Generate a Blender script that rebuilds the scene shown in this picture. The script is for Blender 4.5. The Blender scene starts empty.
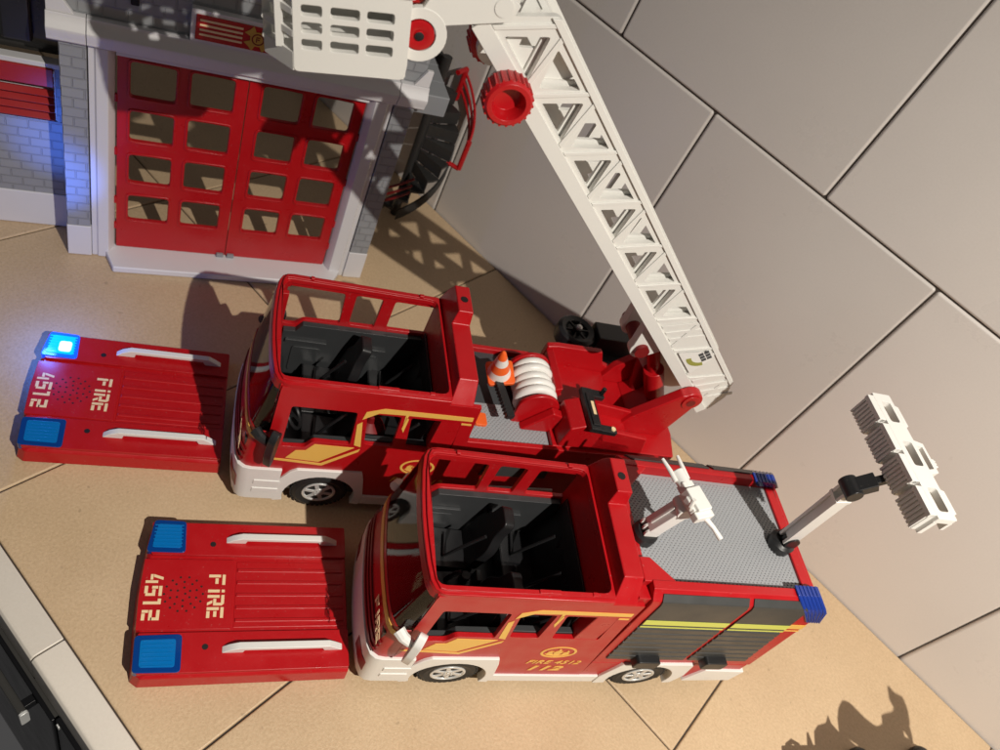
import bpy, bmesh, math, random
from mathutils import Vector, Matrix
from mathutils.geometry import tessellate_polygon
random.seed(4)
SC = 0.01                     # everything below is written in centimetres
sc = bpy.context.scene
COL = sc.collection

# ------------------------------------------------------------ camera
CAMR = ((0.67808655, 0.64020588, 0.36101948), (0.68893036, -0.38250282, -0.61568381), (-0.25607343, 0.66620419, -0.70042728))
cam = bpy.data.cameras.new('camera')
cam.sensor_fit = 'HORIZONTAL'; cam.sensor_width = 7.6; cam.lens = 7.6 * 0.75582
cam.clip_start = 0.01; cam.clip_end = 60
cam.dof.use_dof = True; cam.dof.focus_distance = 0.53; cam.dof.aperture_fstop = 2.4
camo = bpy.data.objects.new('camera', cam); COL.objects.link(camo)
m = Matrix.Identity(4)
for i in range(3):
    m[i][0] = CAMR[0][i]; m[i][1] = -CAMR[1][i]; m[i][2] = -CAMR[2][i]
m[2][3] = 60 * SC
camo.matrix_world = m
sc.camera = camo

# ------------------------------------------------------------ light
w = bpy.data.worlds.new('World'); sc.world = w; w.use_nodes = True
bg = w.node_tree.nodes['Background']
bg.inputs['Color'].default_value = (0.92, 0.89, 0.88, 1); bg.inputs['Strength'].default_value = 0.07
ld = bpy.data.lights.new('ceiling_spot', 'SPOT'); ld.spot_size = math.radians(170); ld.spot_blend = 1.0; ld.energy = 90; ld.color = (1, 0.94, 0.85); ld.shadow_soft_size = 0.007
lo = bpy.data.objects.new('ceiling_spot', ld); COL.objects.link(lo); lo.location = (62 * SC, 5.65 * SC, 112.5 * SC)
sc.view_settings.view_transform = 'Standard'; sc.view_settings.look = 'None'
sc.view_settings.exposure = 0; sc.view_settings.gamma = 1
sc.view_settings.use_curve_mapping = False
sc.cycles.max_bounces = 8; sc.cycles.transparent_max_bounces = 12
sc.cycles.caustics_reflective = False; sc.cycles.caustics_refractive = False

# ------------------------------------------------------------ materials
def mat(name, col, rough=0.4, bump=0.0, bscale=300.0, var=0.0, vscale=40.0, spec=0.5, metal=0.0, emit=None, estr=0.0, rvar=0.08, trans=0.0, dust=0.0):
    mt = bpy.data.materials.new(name); mt.use_nodes = True
    nt = mt.node_tree; b = nt.nodes['Principled BSDF']
    b.inputs['Base Color'].default_value = (*col, 1)
    b.inputs['Roughness'].default_value = rough
    b.inputs['Specular IOR Level'].default_value = spec
    b.inputs['Metallic'].default_value = metal
    if trans: b.inputs['Transmission Weight'].default_value = trans
    if emit: b.inputs['Emission Color'].default_value = (*emit, 1); b.inputs['Emission Strength'].default_value = estr
    tc = nt.nodes.new('ShaderNodeTexCoord')
    n = nt.nodes.new('ShaderNodeTexNoise'); n.inputs['Scale'].default_value = vscale; n.inputs['Detail'].default_value = 5
    nt.links.new(tc.outputs['Object'], n.inputs['Vector'])
    if var:
        mx = nt.nodes.new('ShaderNodeMix'); mx.data_type = 'RGBA'
        mx.inputs[6].default_value = (*[c * (1 - var) for c in col], 1); mx.inputs[7].default_value = (*[min(1, c * (1 + var)) for c in col], 1)
        nt.links.new(n.outputs['Fac'], mx.inputs[0]); nt.links.new(mx.outputs[2], b.inputs['Base Color'])
    if dust:
        dn = nt.nodes.new('ShaderNodeTexNoise'); dn.inputs['Scale'].default_value = 650; dn.inputs['Detail'].default_value = 2
        nt.links.new(tc.outputs['Object'], dn.inputs['Vector'])
        dr_ = nt.nodes.new('ShaderNodeMapRange'); dr_.inputs[1].default_value = .69; dr_.inputs[2].default_value = .76; dr_.inputs[3].default_value = 0; dr_.inputs[4].default_value = dust
        nt.links.new(dn.outputs['Fac'], dr_.inputs[0])
        dm = nt.nodes.new('ShaderNodeMix'); dm.data_type = 'RGBA'; dm.inputs[7].default_value = (.5, .44, .4, 1); dm.inputs[6].default_value = (*col, 1)
        if var: nt.links.new(mx.outputs[2], dm.inputs[6])
        nt.links.new(dr_.outputs[0], dm.inputs[0]); nt.links.new(dm.outputs[2], b.inputs['Base Color'])
    if rvar:
        mr = nt.nodes.new('ShaderNodeMapRange'); mr.inputs[1].default_value = .3; mr.inputs[2].default_value = .7
        mr.inputs[3].default_value = max(.02, rough - rvar); mr.inputs[4].default_value = rough + rvar
        nt.links.new(n.outputs['Fac'], mr.inputs[0]); nt.links.new(mr.outputs[0], b.inputs['Roughness'])
    if bump:
        n2 = nt.nodes.new('ShaderNodeTexNoise'); n2.inputs['Scale'].default_value = bscale; n2.inputs['Detail'].default_value = 4
        nt.links.new(tc.outputs['Object'], n2.inputs['Vector'])
        bp = nt.nodes.new('ShaderNodeBump'); bp.inputs['Strength'].default_value = bump; bp.inputs['Distance'].default_value = 0.001
        nt.links.new(n2.outputs['Fac'], bp.inputs['Height']); nt.links.new(bp.outputs[0], b.inputs['Normal'])
    return mt

RED = mat('red_plastic', (0.43, 0.0055, 0.009), 0.34, 0.06, 900, 0.06, 60, dust=.22)
DRED = mat('dark_red_plastic', (0.18, 0.006, 0.008), 0.4)
WHITE = mat('white_plastic', (0.78, 0.77, 0.735), 0.4, 0.04, 700, 0.02)
LWHITE = mat('ladder_white_plastic', (0.73, 0.72, 0.68), 0.45, 0.04, 700, 0.02)
SWHITE = mat('station_white_plastic', (0.66, 0.65, 0.66), 0.45, 0.05, 700, 0.03)
BLACK = mat('black_plastic', (0.014, 0.014, 0.015), 0.38, 0.05, 900, dust=.12)
SATIN = mat('seat_black_plastic', (0.012, 0.012, 0.013), 0.32)
GREY = mat('interior_grey_plastic', (0.036, 0.038, 0.04), 0.4, 0.04, 900, .05)
SHUT = mat('shutter_grey_plastic', (0.042, 0.043, 0.042), 0.4, 0.05, 900, .06, dust=.1)
SLAB = mat('slab_grey_plastic', (0.24, 0.25, 0.265), 0.5, 0.05, 900, .03)
RUBBER = mat('tyre_rubber', (0.012, 0.012, 0.012), 0.6, 0.1, 600)
SILVER = mat('silver_rim', (0.68, 0.68, 0.66), 0.3, 0, 0, 0, metal=0.35)
YEL = mat('yellow_print', (0.8, 0.48, 0.1), 0.42)
LIME = mat('lime_print', (0.62, 0.66, 0.12), 0.42)
CREAM = mat('cream_print', (0.82, 0.62, 0.36), 0.5)
ORANGE = mat('orange_plastic', (0.85, 0.13, 0.02), 0.42, .03, 800)
BLUE = mat('blue_lens', (0.0, 0.04, 0.22), 0.16, spec=.6)
BLUE2 = mat('blue_lens_inner', (0.0, 0.15, 0.46), 0.22)
DBLUE = mat('dark_blue_lens', (0.008, 0.034, 0.25), 0.2, spec=.6)
LIT = mat('lit_blue_lens', (0.01, 0.1, 0.7), 0.2, emit=(0.0, 0.06, .9), estr=.9)
LITC = mat('lit_blue_core', (0.3, 0.7, 1), 0.3, emit=(0.35, 0.8, 1.0), estr=2.6)
LITP = mat('lit_blue_panel', (0.0, 0.2, .8), 0.25, emit=(0.0, 0.3, 1.0), estr=1.5)
HOLE = mat('dark_hole', (0.006, 0.004, 0.004), 0.7)
SHUTRED = mat('red_shutter', (0.36, 0.012, 0.014), 0.42, .04, 800)
OVENBLK = mat('oven_black', (0.007, 0.007, 0.008), 0.25, spec=.2, rvar=.03)
OVENGRY = mat('oven_dark_steel', (0.06, 0.058, 0.054), 0.3, metal=.4)
CHROME = mat('chrome', (0.8, 0.8, 0.78), 0.35, metal=.5)
GROUT = mat('dark_grout', (0.05, 0.038, 0.03), 0.9, .4, 400)
GOLD = mat('gold_print', (0.55, 0.33, 0.06), 0.4)
DKPRINT = mat('dark_print', (0.05, 0.055, 0.06), 0.5)
OLIVE = mat('olive_print', (0.3, 0.3, 0.06), 0.5)

def glass(name, tint, refl=0.12):
    mt = bpy.data.materials.new(name); mt.use_nodes = True; nt = mt.node_tree; nt.nodes.clear()
    o = nt.nodes.new('ShaderNodeOutputMaterial'); t = nt.nodes.new('ShaderNodeBsdfTransparent'); g = nt.nodes.new('ShaderNodeBsdfGlossy')
    t.inputs[0].default_value = (*tint, 1); g.inputs['Roughness'].default_value = 0.06
    fr = nt.nodes.new('ShaderNodeFresnel'); fr.inputs[0].default_value = 1.45
    mx = nt.nodes.new('ShaderNodeMixShader')
    nt.links.new(fr.outputs[0], mx.inputs[0]); nt.links.new(t.outputs[0], mx.inputs[1]); nt.links.new(g.outputs[0], mx.inputs[2]); nt.links.new(mx.outputs[0], o.inputs[0])
    return mt
GLASS = glass('tinted_windscreen', (0.72, 0.69, 0.66))
CLEAR = glass('clear_plastic', (0.8, 0.8, 0.8))

def stone(name, c1, c2, rough, bump, bscale, spots=0.0, dist=0.0008):
    mt = bpy.data.materials.new(name); mt.use_nodes = True; nt = mt.node_tree; b = nt.nodes['Principled BSDF']
    tc = nt.nodes.new('ShaderNodeTexCoord')
    a = nt.nodes.new('ShaderNodeTexNoise'); a.inputs['Scale'].default_value = 9; a.inputs['Detail'].default_value = 9; a.inputs['Roughness'].default_value = .65
    f = nt.nodes.new('ShaderNodeTexNoise'); f.inputs['Scale'].default_value = bscale; f.inputs['Detail'].default_value = 5; f.inputs['Roughness'].default_value = .6
    nt.links.new(tc.outputs['Object'], a.inputs['Vector']); nt.links.new(tc.outputs['Object'], f.inputs['Vector'])
    ad = nt.nodes.new('ShaderNodeMath'); ad.operation = 'MULTIPLY_ADD'; ad.inputs[1].default_value = .42; ad.inputs[2].default_value = 0
    ad2 = nt.nodes.new('ShaderNodeMath'); ad2.operation = 'MULTIPLY_ADD'; ad2.inputs[1].default_value = .58
    nt.links.new(a.outputs['Fac'], ad.inputs[0]); nt.links.new(f.outputs['Fac'], ad2.inputs[0]); nt.links.new(ad.outputs[0], ad2.inputs[2])
    cr = nt.nodes.new('ShaderNodeValToRGB'); cr.color_ramp.elements[0].position = .32; cr.color_ramp.elements[1].position = .66
    cr.color_ramp.elements[0].color = (*c1, 1); cr.color_ramp.elements[1].color = (*c2, 1)
    nt.links.new(ad2.outputs[0], cr.inputs[0])
    last = cr.outputs[0]
    if spots:
        v = nt.nodes.new('ShaderNodeTexNoise'); v.inputs['Scale'].default_value = 130; v.inputs['Detail'].default_value = 2
        nt.links.new(tc.outputs['Object'], v.inputs['Vector'])
        r2 = nt.nodes.new('ShaderNodeValToRGB'); r2.color_ramp.elements[0].position = .70; r2.color_ramp.elements[1].position = .76
        mx = nt.nodes.new('ShaderNodeMix'); mx.data_type = 'RGBA'; mx.inputs[7].default_value = (*[c * .5 for c in c1], 1)
        ml = nt.nodes.new('ShaderNodeMath'); ml.operation = 'MULTIPLY'; ml.inputs[1].default_value = spots
        nt.links.new(v.outputs['Fac'], r2.inputs[0]); nt.links.new(r2.outputs[0], ml.inputs[0]); nt.links.new(ml.outputs[0], mx.inputs[0]); nt.links.new(last, mx.inputs[6])
        last = mx.outputs[2]
    ge = nt.nodes.new('ShaderNodeNewGeometry'); tr_ = nt.nodes.new('ShaderNodeMapRange'); tr_.inputs[3].default_value = .95; tr_.inputs[4].default_value = 1.04
    nt.links.new(ge.outputs['Random Per Island'], tr_.inputs[0])
    hs_ = nt.nodes.new('ShaderNodeHueSaturation'); nt.links.new(tr_.outputs[0], hs_.inputs['Value']); nt.links.new(last, hs_.inputs['Color'])
    nt.links.new(hs_.outputs[0], b.inputs['Base Color'])
    rm = nt.nodes.new('ShaderNodeMapRange'); rm.inputs[1].default_value = .35; rm.inputs[2].default_value = .65; rm.inputs[3].default_value = rough - .09; rm.inputs[4].default_value = rough + .12
    nt.links.new(a.outputs['Fac'], rm.inputs[0]); nt.links.new(rm.outputs[0], b.inputs['Roughness'])
    bp = nt.nodes.new('ShaderNodeBump'); bp.inputs['Strength'].default_value = bump; bp.inputs['Distance'].default_value = dist
    nt.links.new(ad2.outputs[0], bp.inputs['Height']); nt.links.new(bp.outputs[0], b.inputs['Normal'])
    return mt
FLOOR = stone('beige_stone_tile', (0.47, 0.335, 0.20), (0.61, 0.452, 0.285), 0.45, 0.85, 430, .4)
WALLT = stone('mauve_wall_tile', (0.625, 0.58, 0.542), (0.66, 0.615, 0.575), 0.33, 0.05, 500)
EDGET = stone('pale_edge_tile', (0.64, 0.585, 0.51), (0.69, 0.635, 0.56), 0.35, 0.12, 500)

def brick(name, c, base):
    mt = bpy.data.materials.new(name); mt.use_nodes = True; nt = mt.node_tree; b = nt.nodes['Principled BSDF']
    tc = nt.nodes.new('ShaderNodeTexCoord'); sp = nt.nodes.new('ShaderNodeSeparateXYZ'); nt.links.new(tc.outputs['Object'], sp.inputs[0])
    ad = nt.nodes.new('ShaderNodeMath'); nt.links.new(sp.outputs[0], ad.inputs[0]); nt.links.new(sp.outputs[1], ad.inputs[1])
    cb = nt.nodes.new('ShaderNodeCombineXYZ'); nt.links.new(ad.outputs[0], cb.inputs[0]); nt.links.new(sp.outputs[2], cb.inputs[1])
    br = nt.nodes.new('ShaderNodeTexBrick'); br.inputs['Scale'].default_value = 1; br.inputs['Brick Width'].default_value = .0172; br.inputs['Row Height'].default_value = .0093
    br.inputs['Mortar Size'].default_value = .0007; br.inputs['Mortar Smooth'].default_value = .35
    br.inputs['Color1'].default_value = (*c, 1); br.inputs['Color2'].default_value = (*[k * .93 for k in c], 1); br.inputs['Mortar'].default_value = (*[k * .88 for k in c], 1)
    nt.links.new(cb.outputs[0], br.inputs['Vector']); nt.links.new(br.outputs['Color'], b.inputs['Base Color'])
    b.inputs['Roughness'].default_value = .5
    bp = nt.nodes.new('ShaderNodeBump'); bp.invert = True; bp.inputs['Strength'].default_value = 1.0; bp.inputs['Distance'].default_value = .0011
    nt.links.new(br.outputs['Fac'], bp.inputs['Height']); nt.links.new(bp.outputs[0], b.inputs['Normal'])
    return mt
BRICK = brick('grey_brick_plastic', (0.29, 0.30, 0.315), None)

TREAD = mat('grey_tread_plastic', (0.31, 0.32, 0.335), 0.33, .03, 700, .03, dust=.1)
def tread_bumps(mb, x0, x1, y0, y1, z, px=.36, py=.2):
    r = 0; y = y0 + py
    while y < y1 - py:
        x = x0 + px * (.6 if r % 2 == 0 else 1.1)
        while x < x1 - px * .5:
            a, b_, h = .145, .082, .08
            mb.add([(x - a, y, z - .01), (x, y - b_, z - .01), (x + a, y, z - .01), (x, y + b_, z - .01), (x - a * .5, y, z + h), (x, y - b_ * .5, z + h), (x + a * .5, y, z + h), (x, y + b_ * .5, z + h)],
                   [(0, 1, 5, 4), (1, 2, 6, 5), (2, 3, 7, 6), (3, 0, 4, 7), (4, 5, 6, 7)])
            x += px
        y += py; r += 1
    return mb

# ------------------------------------------------------------ mesh builder
AX = {'x': lambda p, a: (a, p[0], p[1]), 'y': lambda p, a: (p[0], a, p[1]), 'z': lambda p, a: (p[0], p[1], a)}
def rp(pts, r, n=3):
    out = []
    N = len(pts)
    for i in range(N):
        p = Vector(pts[i]); a = Vector(pts[i - 1]) - p; b = Vector(pts[(i + 1) % N]) - p
        rr = min(r, a.length * .45, b.length * .45)
        p0 = p + a.normalized() * rr; p1 = p + b.normalized() * rr
        for k in range(n + 1):
            t = k / n
            out.append(tuple((1 - t) ** 2 * p0 + 2 * t * (1 - t) * p + t * t * p1))
    return out
def rect(x0, y0, x1, y1, r=0, n=3):
    q = [(x0, y0), (x1, y0), (x1, y1), (x0, y1)]
    return rp(q, r, n) if r else q
def circ(cx, cy, r, n=24, a0=0.0, a1=2 * math.pi):
    full = abs(a1 - a0 - 2 * math.pi) < 1e-6
    k = n if full else n + 1
    return [(cx + r * math.cos(a0 + (a1 - a0) * i / n), cy + r * math.sin(a0 + (a1 - a0) * i / n)) for i in range(k)]

class MB:
    def __init__(s): s.v = []; s.f = []; s.M = None
    def add(s, vs, fs, M=None):
        o = len(s.v)
        for p in vs:
            p = Vector(p)
            if M is not None: p = M @ p
            if s.M is not None: p = s.M @ p
            s.v.append(p)
        s.f += [tuple(o + i for i in f) for f in fs]
        return s
    def box(s, x0, x1, y0, y1, z0, z1, M=None):
        return s.add([(x, y, z) for x in (x0, x1) for y in (y0, y1) for z in (z0, z1)],
                     [(0, 1, 3, 2), (4, 6, 7, 5), (0, 4, 5, 1), (2, 3, 7, 6), (0, 2, 6, 4), (1, 5, 7, 3)], M)
    def prism(s, pts, ax, a, b, M=None):
        n = len(pts); A = AX[ax]
        return s.add([A(p, a) for p in pts] + [A(p, b) for p in pts],
                     [tuple(range(n)), tuple(range(2 * n - 1, n - 1, -1))] + [(i, (i + 1) % n, n + (i + 1) % n, n + i) for i in range(n)], M)
    def plate(s, outer, holes, ax, a, b, M=None):
        loops = [outer] + holes; A = AX[ax]
        tris = tessellate_polygon([[Vector((p[0], p[1], 0)) for p in l] for l in loops])
        flat = [p for l in loops for p in l]; n = len(flat)
        fs = [tuple(t) for t in tris] + [tuple(n + i for i in reversed(t)) for t in tris]
        o = 0
        for l in loops:
            k = len(l)
            fs += [(o + i, o + (i + 1) % k, n + o + (i + 1) % k, n + o + i) for i in range(k)]
            o += k
        return s.add([A(p, a) for p in flat] + [A(p, b) for p in flat], fs, M)
    def tube(s, path, r, n=10, closed=False, M=None):
        P = [Vector(p) for p in path]; N = len(P); vs = []
        prev = None
        for i in range(N):
            t = (P[(i + 1) % N] - P[i - 1]) if closed else (P[min(i + 1, N - 1)] - P[max(i - 1, 0)])
            t.normalize()
            if prev is None:
                u = t.cross(Vector((0, 0, 1)) if abs(t.z) < .9 else Vector((1, 0, 0))).normalized()
            else:
                u = (prev - t * prev.dot(t)).normalized()
            prev = u; v = t.cross(u)
            rr = r[i] if isinstance(r, (list, tuple)) else r
            vs += [P[i] + rr * (math.cos(2 * math.pi * k / n) * u + math.sin(2 * math.pi * k / n) * v) for k in range(n)]
        fs = []
        for i in range(N if closed else N - 1):
            j = (i + 1) % N
            fs += [(i * n + k, i * n + (k + 1) % n, j * n + (k + 1) % n, j * n + k) for k in range(n)]
        if not closed: fs += [tuple(range(n - 1, -1, -1)), tuple((N - 1) * n + k for k in range(n))]
        return s.add(vs, fs, M)
    def cyl(s, p0, p1, r0, r1=None, n=24, M=None):
        return s.tube([p0, p1], [r0, r0 if r1 is None else r1], n, M=M)
    def lathe(s, prof, o, ax='z', n=32, M=None):     # prof: (radius, height)
        vs = []
        for r, h in prof:
            for k in range(n):
                c, t = r * math.cos(2 * math.pi * k / n), r * math.sin(2 * math.pi * k / n)
                q = {'z': (c, t, h), 'y': (c, h, t), 'x': (h, c, t)}[ax]
                vs.append((o[0] + q[0], o[1] + q[1], o[2] + q[2]))
        fs = []
        for i in range(len(prof) - 1):
            fs += [(i * n + k, i * n + (k + 1) % n, (i + 1) * n + (k + 1) % n, (i + 1) * n + k) for k in range(n)]
        if prof[0][0] > 1e-6: fs.append(tuple(range(n)))
        if prof[-1][0] > 1e-6: fs.append(tuple((len(prof) - 1) * n + k for k in range(n)))
        return s.add(vs, fs, M)
    def sweepx(s, prof, fa, fb, M=None):             # closed (y,z) profile between two slanted ends x=fa(z), x=fb(z)
        n = len(prof)
        return s.add([(fa(p[1]), p[0], p[1]) for p in prof] + [(fb(p[1]), p[0], p[1]) for p in prof],
                     [tuple(range(n)), tuple(range(2 * n - 1, n - 1, -1))] + [(i, (i + 1) % n, n + (i + 1) % n, n + i) for i in range(n)], M)
    def sheet(s, rows, inner):                      # two matching grids joined to a closed shell
        R, K = len(rows), len(rows[0])
        vs = [p for r in rows for p in r] + [p for r in inner for p in r]; n = R * K
        fs = []
        for i in range(R - 1):
            for k in range(K - 1):
                q = (i * K + k, i * K + k + 1, (i + 1) * K + k + 1, (i + 1) * K + k)
                fs += [q, tuple(n + j for j in reversed(q))]
        for i in range(R - 1):
            for k in (0, K - 1): fs.append((i * K + k, (i + 1) * K + k, n + (i + 1) * K + k, n + i * K + k))
        for k in range(K - 1):
            for i in (0, R - 1): fs.append((i * K + k, i * K + k + 1, n + i * K + k + 1, n + i * K + k))
        return s.add(vs, fs)
    def build(s, name, mt, parent=None, bv=0.0, ang=32, seg=2, origin=None):
        o0 = Vector(origin) if origin else Vector((0, 0, 0))
        me = bpy.data.meshes.new(name)
        me.from_pydata([(p - o0) * SC for p in s.v], [], s.f)
        bm = bmesh.new(); bm.from_mesh(me); bmesh.ops.remove_doubles(bm, verts=bm.verts, dist=1e-7); bmesh.ops.recalc_face_normals(bm, faces=bm.faces); bm.to_mesh(me); bm.free()
        me.materials.append(mt)
        me.shade_smooth(); me.set_sharp_from_angle(angle=math.radians(ang))
        ob = bpy.data.objects.new(name, me); COL.objects.link(ob); ob.location = o0 * SC
        if parent: ob.parent = parent
        if bv:
            b = ob.modifiers.new('bevel', 'BEVEL'); b.width = bv * SC; b.segments = seg; b.limit_method = 'ANGLE'; b.angle_limit = math.radians(ang)
            b.harden_normals = True; b.use_clamp_overlap = True
        return ob

def thing(name, loc, yaw, label, cat, group=None):
    o = bpy.data.objects.new(name, None); COL.objects.link(o); o.empty_display_size = .02
    o.location = Vector(loc) * SC; o.rotation_euler = (0, 0, math.radians(yaw))
    o['label'] = label; o['category'] = cat
    if group: o['group'] = group
    return o
def structure(o): o['kind'] = 'structure'; return o
def copy_part(o, parent, loc=None):
    c = o.copy(); COL.objects.link(c); c.parent = parent
    if loc is not None: c.location = Vector(loc) * SC
    for ch in list(o.children): copy_part(ch, c)
    return c

# block letters with stencil gaps, unit cell 1 wide x 1.4 high: lists of polygons
T = .27
def _r(a, b, c, d): return [(a, b), (c, b), (c, d), (a, d)]
GLY = {
 'F': [_r(0, 0, T, 1.0), _r(0, 1.14, 1, 1.4), _r(.36, .56, .9, .82)],
 'i': [_r(.3, 0, .3 + T, .98), _r(.3, 1.14, .3 + T, 1.4)],
 'R': [_r(0, 0, T, 1.0), _r(0, 1.14, .82, 1.4), [(.82, 1.4), (1, 1.22), (1, .74), (.74, .74), (.74, 1.14), (.82, 1.14)], _r(.36, .5, 1, .74), [(.5, .42), (.78, .42), (1, 0), (.72, 0)]],
 'E': [_r(0, 0, T, 1.0), _r(0, 1.14, 1, 1.4), _r(.36, .57, .9, .83), _r(.36, 0, 1, T)],
 '4': [[(.3, 1.4), (.58, 1.4), (.28, .62), (0, .62)], _r(0, .36, .56, .58), _r(.64, 0, .9, 1.0)],
 '5': [_r(0, 1.14, 1, 1.4), _r(0, .58, T, 1.06), _r(.34, .62, 1, .88), _r(.73, .1, 1, .62), _r(0, 0, .73, T)],
 '1': [_r(.36, 0, .64, 1.4), _r(.08, 1.14, .36, 1.4)],
 '2': [_r(0, 1.14, 1, 1.4), _r(.73, .72, 1, 1.14), _r(0, .56, 1, .82), _r(0, 0, T, .5), _r(.34, 0, 1, T)],
}
def text_mb(mb, txt, h, M, adv=1.14, thick=.03, skew=0.0, sx=1.0):
    k = h / 1.4; x = 0
    for ch in txt:
        if ch == ' ': x += .6; continue
        for poly in GLY[ch]:
            mb.prism([((x + p[0] + skew * p[1]) * k * sx, p[1] * k) for p in poly], 'z', 0, thick, M)
        x += .82 if ch == 'i' else adv
    return x * k * sx

def font_text(name, txt, size, M, mt, parent, shear=0.0, bold=0.0, sx=1.0):
    cu = bpy.data.curves.new('tmp_text', 'FONT'); cu.body = txt; cu.size = size * SC * 1.37; cu.shear = shear; cu.offset = bold * SC; cu.extrude = .012 * SC; cu.space_character = 1.08
    ob = bpy.data.objects.new('tmp_text', cu); COL.objects.link(ob)
    me = bpy.data.meshes.new_from_object(ob.evaluated_get(bpy.context.evaluated_depsgraph_get()))
    bpy.data.objects.remove(ob); me.name = name
    Ms = M.copy(); Ms.translation = Ms.translation * SC
    me.transform(Ms @ Matrix.Diagonal((sx, 1, 1, 1)))
    me.materials.clear(); me.materials.append(mt)
    o = bpy.data.objects.new(name, me); COL.objects.link(o); o.parent = parent
    return o

# ------------------------------------------------------------ setting: counter, edge, wall
mb = MB()
xs = [-110.4, -85.2, -60, -34.75, -9.45, 15.75, 41.0, 66.2, 91.4]
gap = .07
for i in range(len(xs) - 1):
    for y0, y1 in ((8.84, 40.3), (40.3, 69.95)):
        dz = random.uniform(-.03, .03)
        mb.box(xs[i] + gap, xs[i + 1] - gap, y0 + (gap if y0 > 20 else 0), y1 - (gap if y1 < 60 else .08), -1.2, dz - .03)
structure(mb.build('countertop', FLOOR, None, .16, seg=3))
structure(MB().box(-111, 92, 8.0, 70, -3.5, -.22).build('tile_bed', GROUT))
mb = MB()
xw = [-97.9, -72.5, -47.05, -21.6, 3.85, 29.25, 54.7, 80, 105]
for i in range(len(xw) - 1):
    mb.box(xw[i] + gap, xw[i + 1] - gap, 70, 71, -.6, 32.65 - gap)
    mb.box(xw[i] + 13 + gap, xw[i + 1] + 13 - gap, 70, 71, 32.65 + gap, 65.5 - gap)
    mb.box(xw[i] + gap, xw[i + 1] - gap, 70, 71, 65.5 + gap, 98)
structure(mb.build('wall', WALLT, None, .3, seg=4))
structure(MB().box(-111, 105, 70.22, 72, -5, 98).build('wall_backing', GROUT))
mb = MB()
xe = [-110, -81.7, -51.7, -21.7, 8.3, 38.3]
for i in range(len(xe) - 1):
    mb.prism([(6.45, -4.0), (6.45, -.3), (6.62, -.06), (6.85, .02), (8.73, .02), (8.73, -1), (7.4, -1), (7.4, -4.0)], 'x', xe[i] + .05, xe[i + 1] - .05)
structure(mb.build('counter_edge', EDGET, None, .08, seg=2))

# ------------------------------------------------------------ oven below the counter
ov = thing('oven', (-28, 6, -40), 0, 'black oven front with dark handle below the pale counter edge', 'oven')
MB().box(9.85, 40, .12, 3, 0, 36.6).build('front_panel', OVENBLK, ov, .12)
MB().box(-50, 40, .9, 3, 0, 35).build('carcass', OVENBLK, ov, .1)
MB().box(-50, 9.7, -.1, .42, 0, 36.0).build('door', OVENBLK, ov, .1)
MB().box(-50, 9.68, .18, .45, 36.02, 36.2).build('door_trim', OVENGRY, ov, .04)
MB().box(10.2, 10.5, -.0, .11, 36.0, 36.5).build('catch', CHROME, ov, .03)
h = MB().prism(rect(-1.45, 34.4, -.9, 36.3, .2), 'x', -50, 8.0).build('handle', OVENGRY, ov, .06)
MB().prism(rect(-1.48, 34.3, -.87, 36.36, .2), 'x', 8.02, 8.25).build('end_cap', CHROME, h, .03)
MB().box(7.0, 7.6, -.92, -.1, 34.6, 35.6).build('bracket', OVENBLK, h, .05)

# ------------------------------------------------------------ fire station
st = thing('fire_station', (-56.06, 26.98, 0), 59.0, 'grey brick toy fire station with red double gate of square windows', 'toy building')
for x0, x1 in ((0.0, 1.93), (27.2, 29.15)):
    p = MB().box(x0, x1, 0, 1.9 if x0 < 5 else 2.2, 3.75, 22.7).build('pillar', BRICK, st, .06)
    MB().box(x0 - .06, x1 + .06, -.06, 1.96 if x0 < 5 else 2.26, 0, 3.72).build('base', SWHITE, p, .08)
for x0, x1 in ((2.02, 4.0), (24.9, 27.1)):
    MB().prism([(x0, .1), (x0 + .45, .1), (x0 + .55, -.06), (x1 - .55, -.06), (x1 - .1, .75), (x1, 1.3), (x0, 1.3)] if x0 < 5 else [(x0, 1.3), (x0 + .1, .75), (x0 + .55, -.06), (x1 - .55, -.06), (x1 - .45, .1), (x1, .1), (x1, 1.3)], 'z', 0, 22.6).build('door_jamb', SWHITE, st, .06)
d = MB().box(4.02, 24.88, .1, 1.5, 22.2, 22.65).build('lintel', SWHITE, st, .05)
MB().prism([(3.2, -.05), (3.9, -2.2), (25.4, -2.1), (26.7, .02), (26.7, 1.3), (3.2, 1.3)], 'z', 0, .75).build('threshold', SWHITE, st, .15)
cols = {0: [(5.1, 8.6), (9.8, 13.3)], 1: [(15.7, 19.1), (20.4, 23.8)]}
rows_ = [(4.45, 7.5), (9.05, 12.2), (13.7, 16.8), (18.2, 21.5)]
for k, (a, b) in enumerate(((4.1, 14.38), (14.46, 24.82))):
    gate = MB().plate(rect(a, .82, b, 22.2, .15), [rect(c0, r0, c1, r1, .35) for c0, c1 in cols[k] for r0, r1 in rows_], 'y', .8, 1.15).build('gate_leaf', RED, st, .05)
    mb = MB()
    for c0, c1 in cols[k]:
        for r0, r1 in rows_:
            mb.plate(rect(c0 - .22, r0 - .22, c1 + .22, r1 + .22, .45), [rect(c0 - .04, r0 - .04, c1 + .04, r1 + .04, .38)], 'y', .7, .82)
    mb.build('window_frame', RED, gate, .04)
    for z in (3.2, 6.4, 12, 17.5):
        x = a - .08 if k == 0 else b + .08
        MB().cyl((x, .9, z), (x, .9, z + .7), .18, n=10).build('hinge', RED, gate)
    MB().box((13.55 if k == 0 else 14.6), (14.25 if k == 0 else 15.3), .45, .8, .8, 1.2).build('bolt', SLAB, gate, .05)
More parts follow.
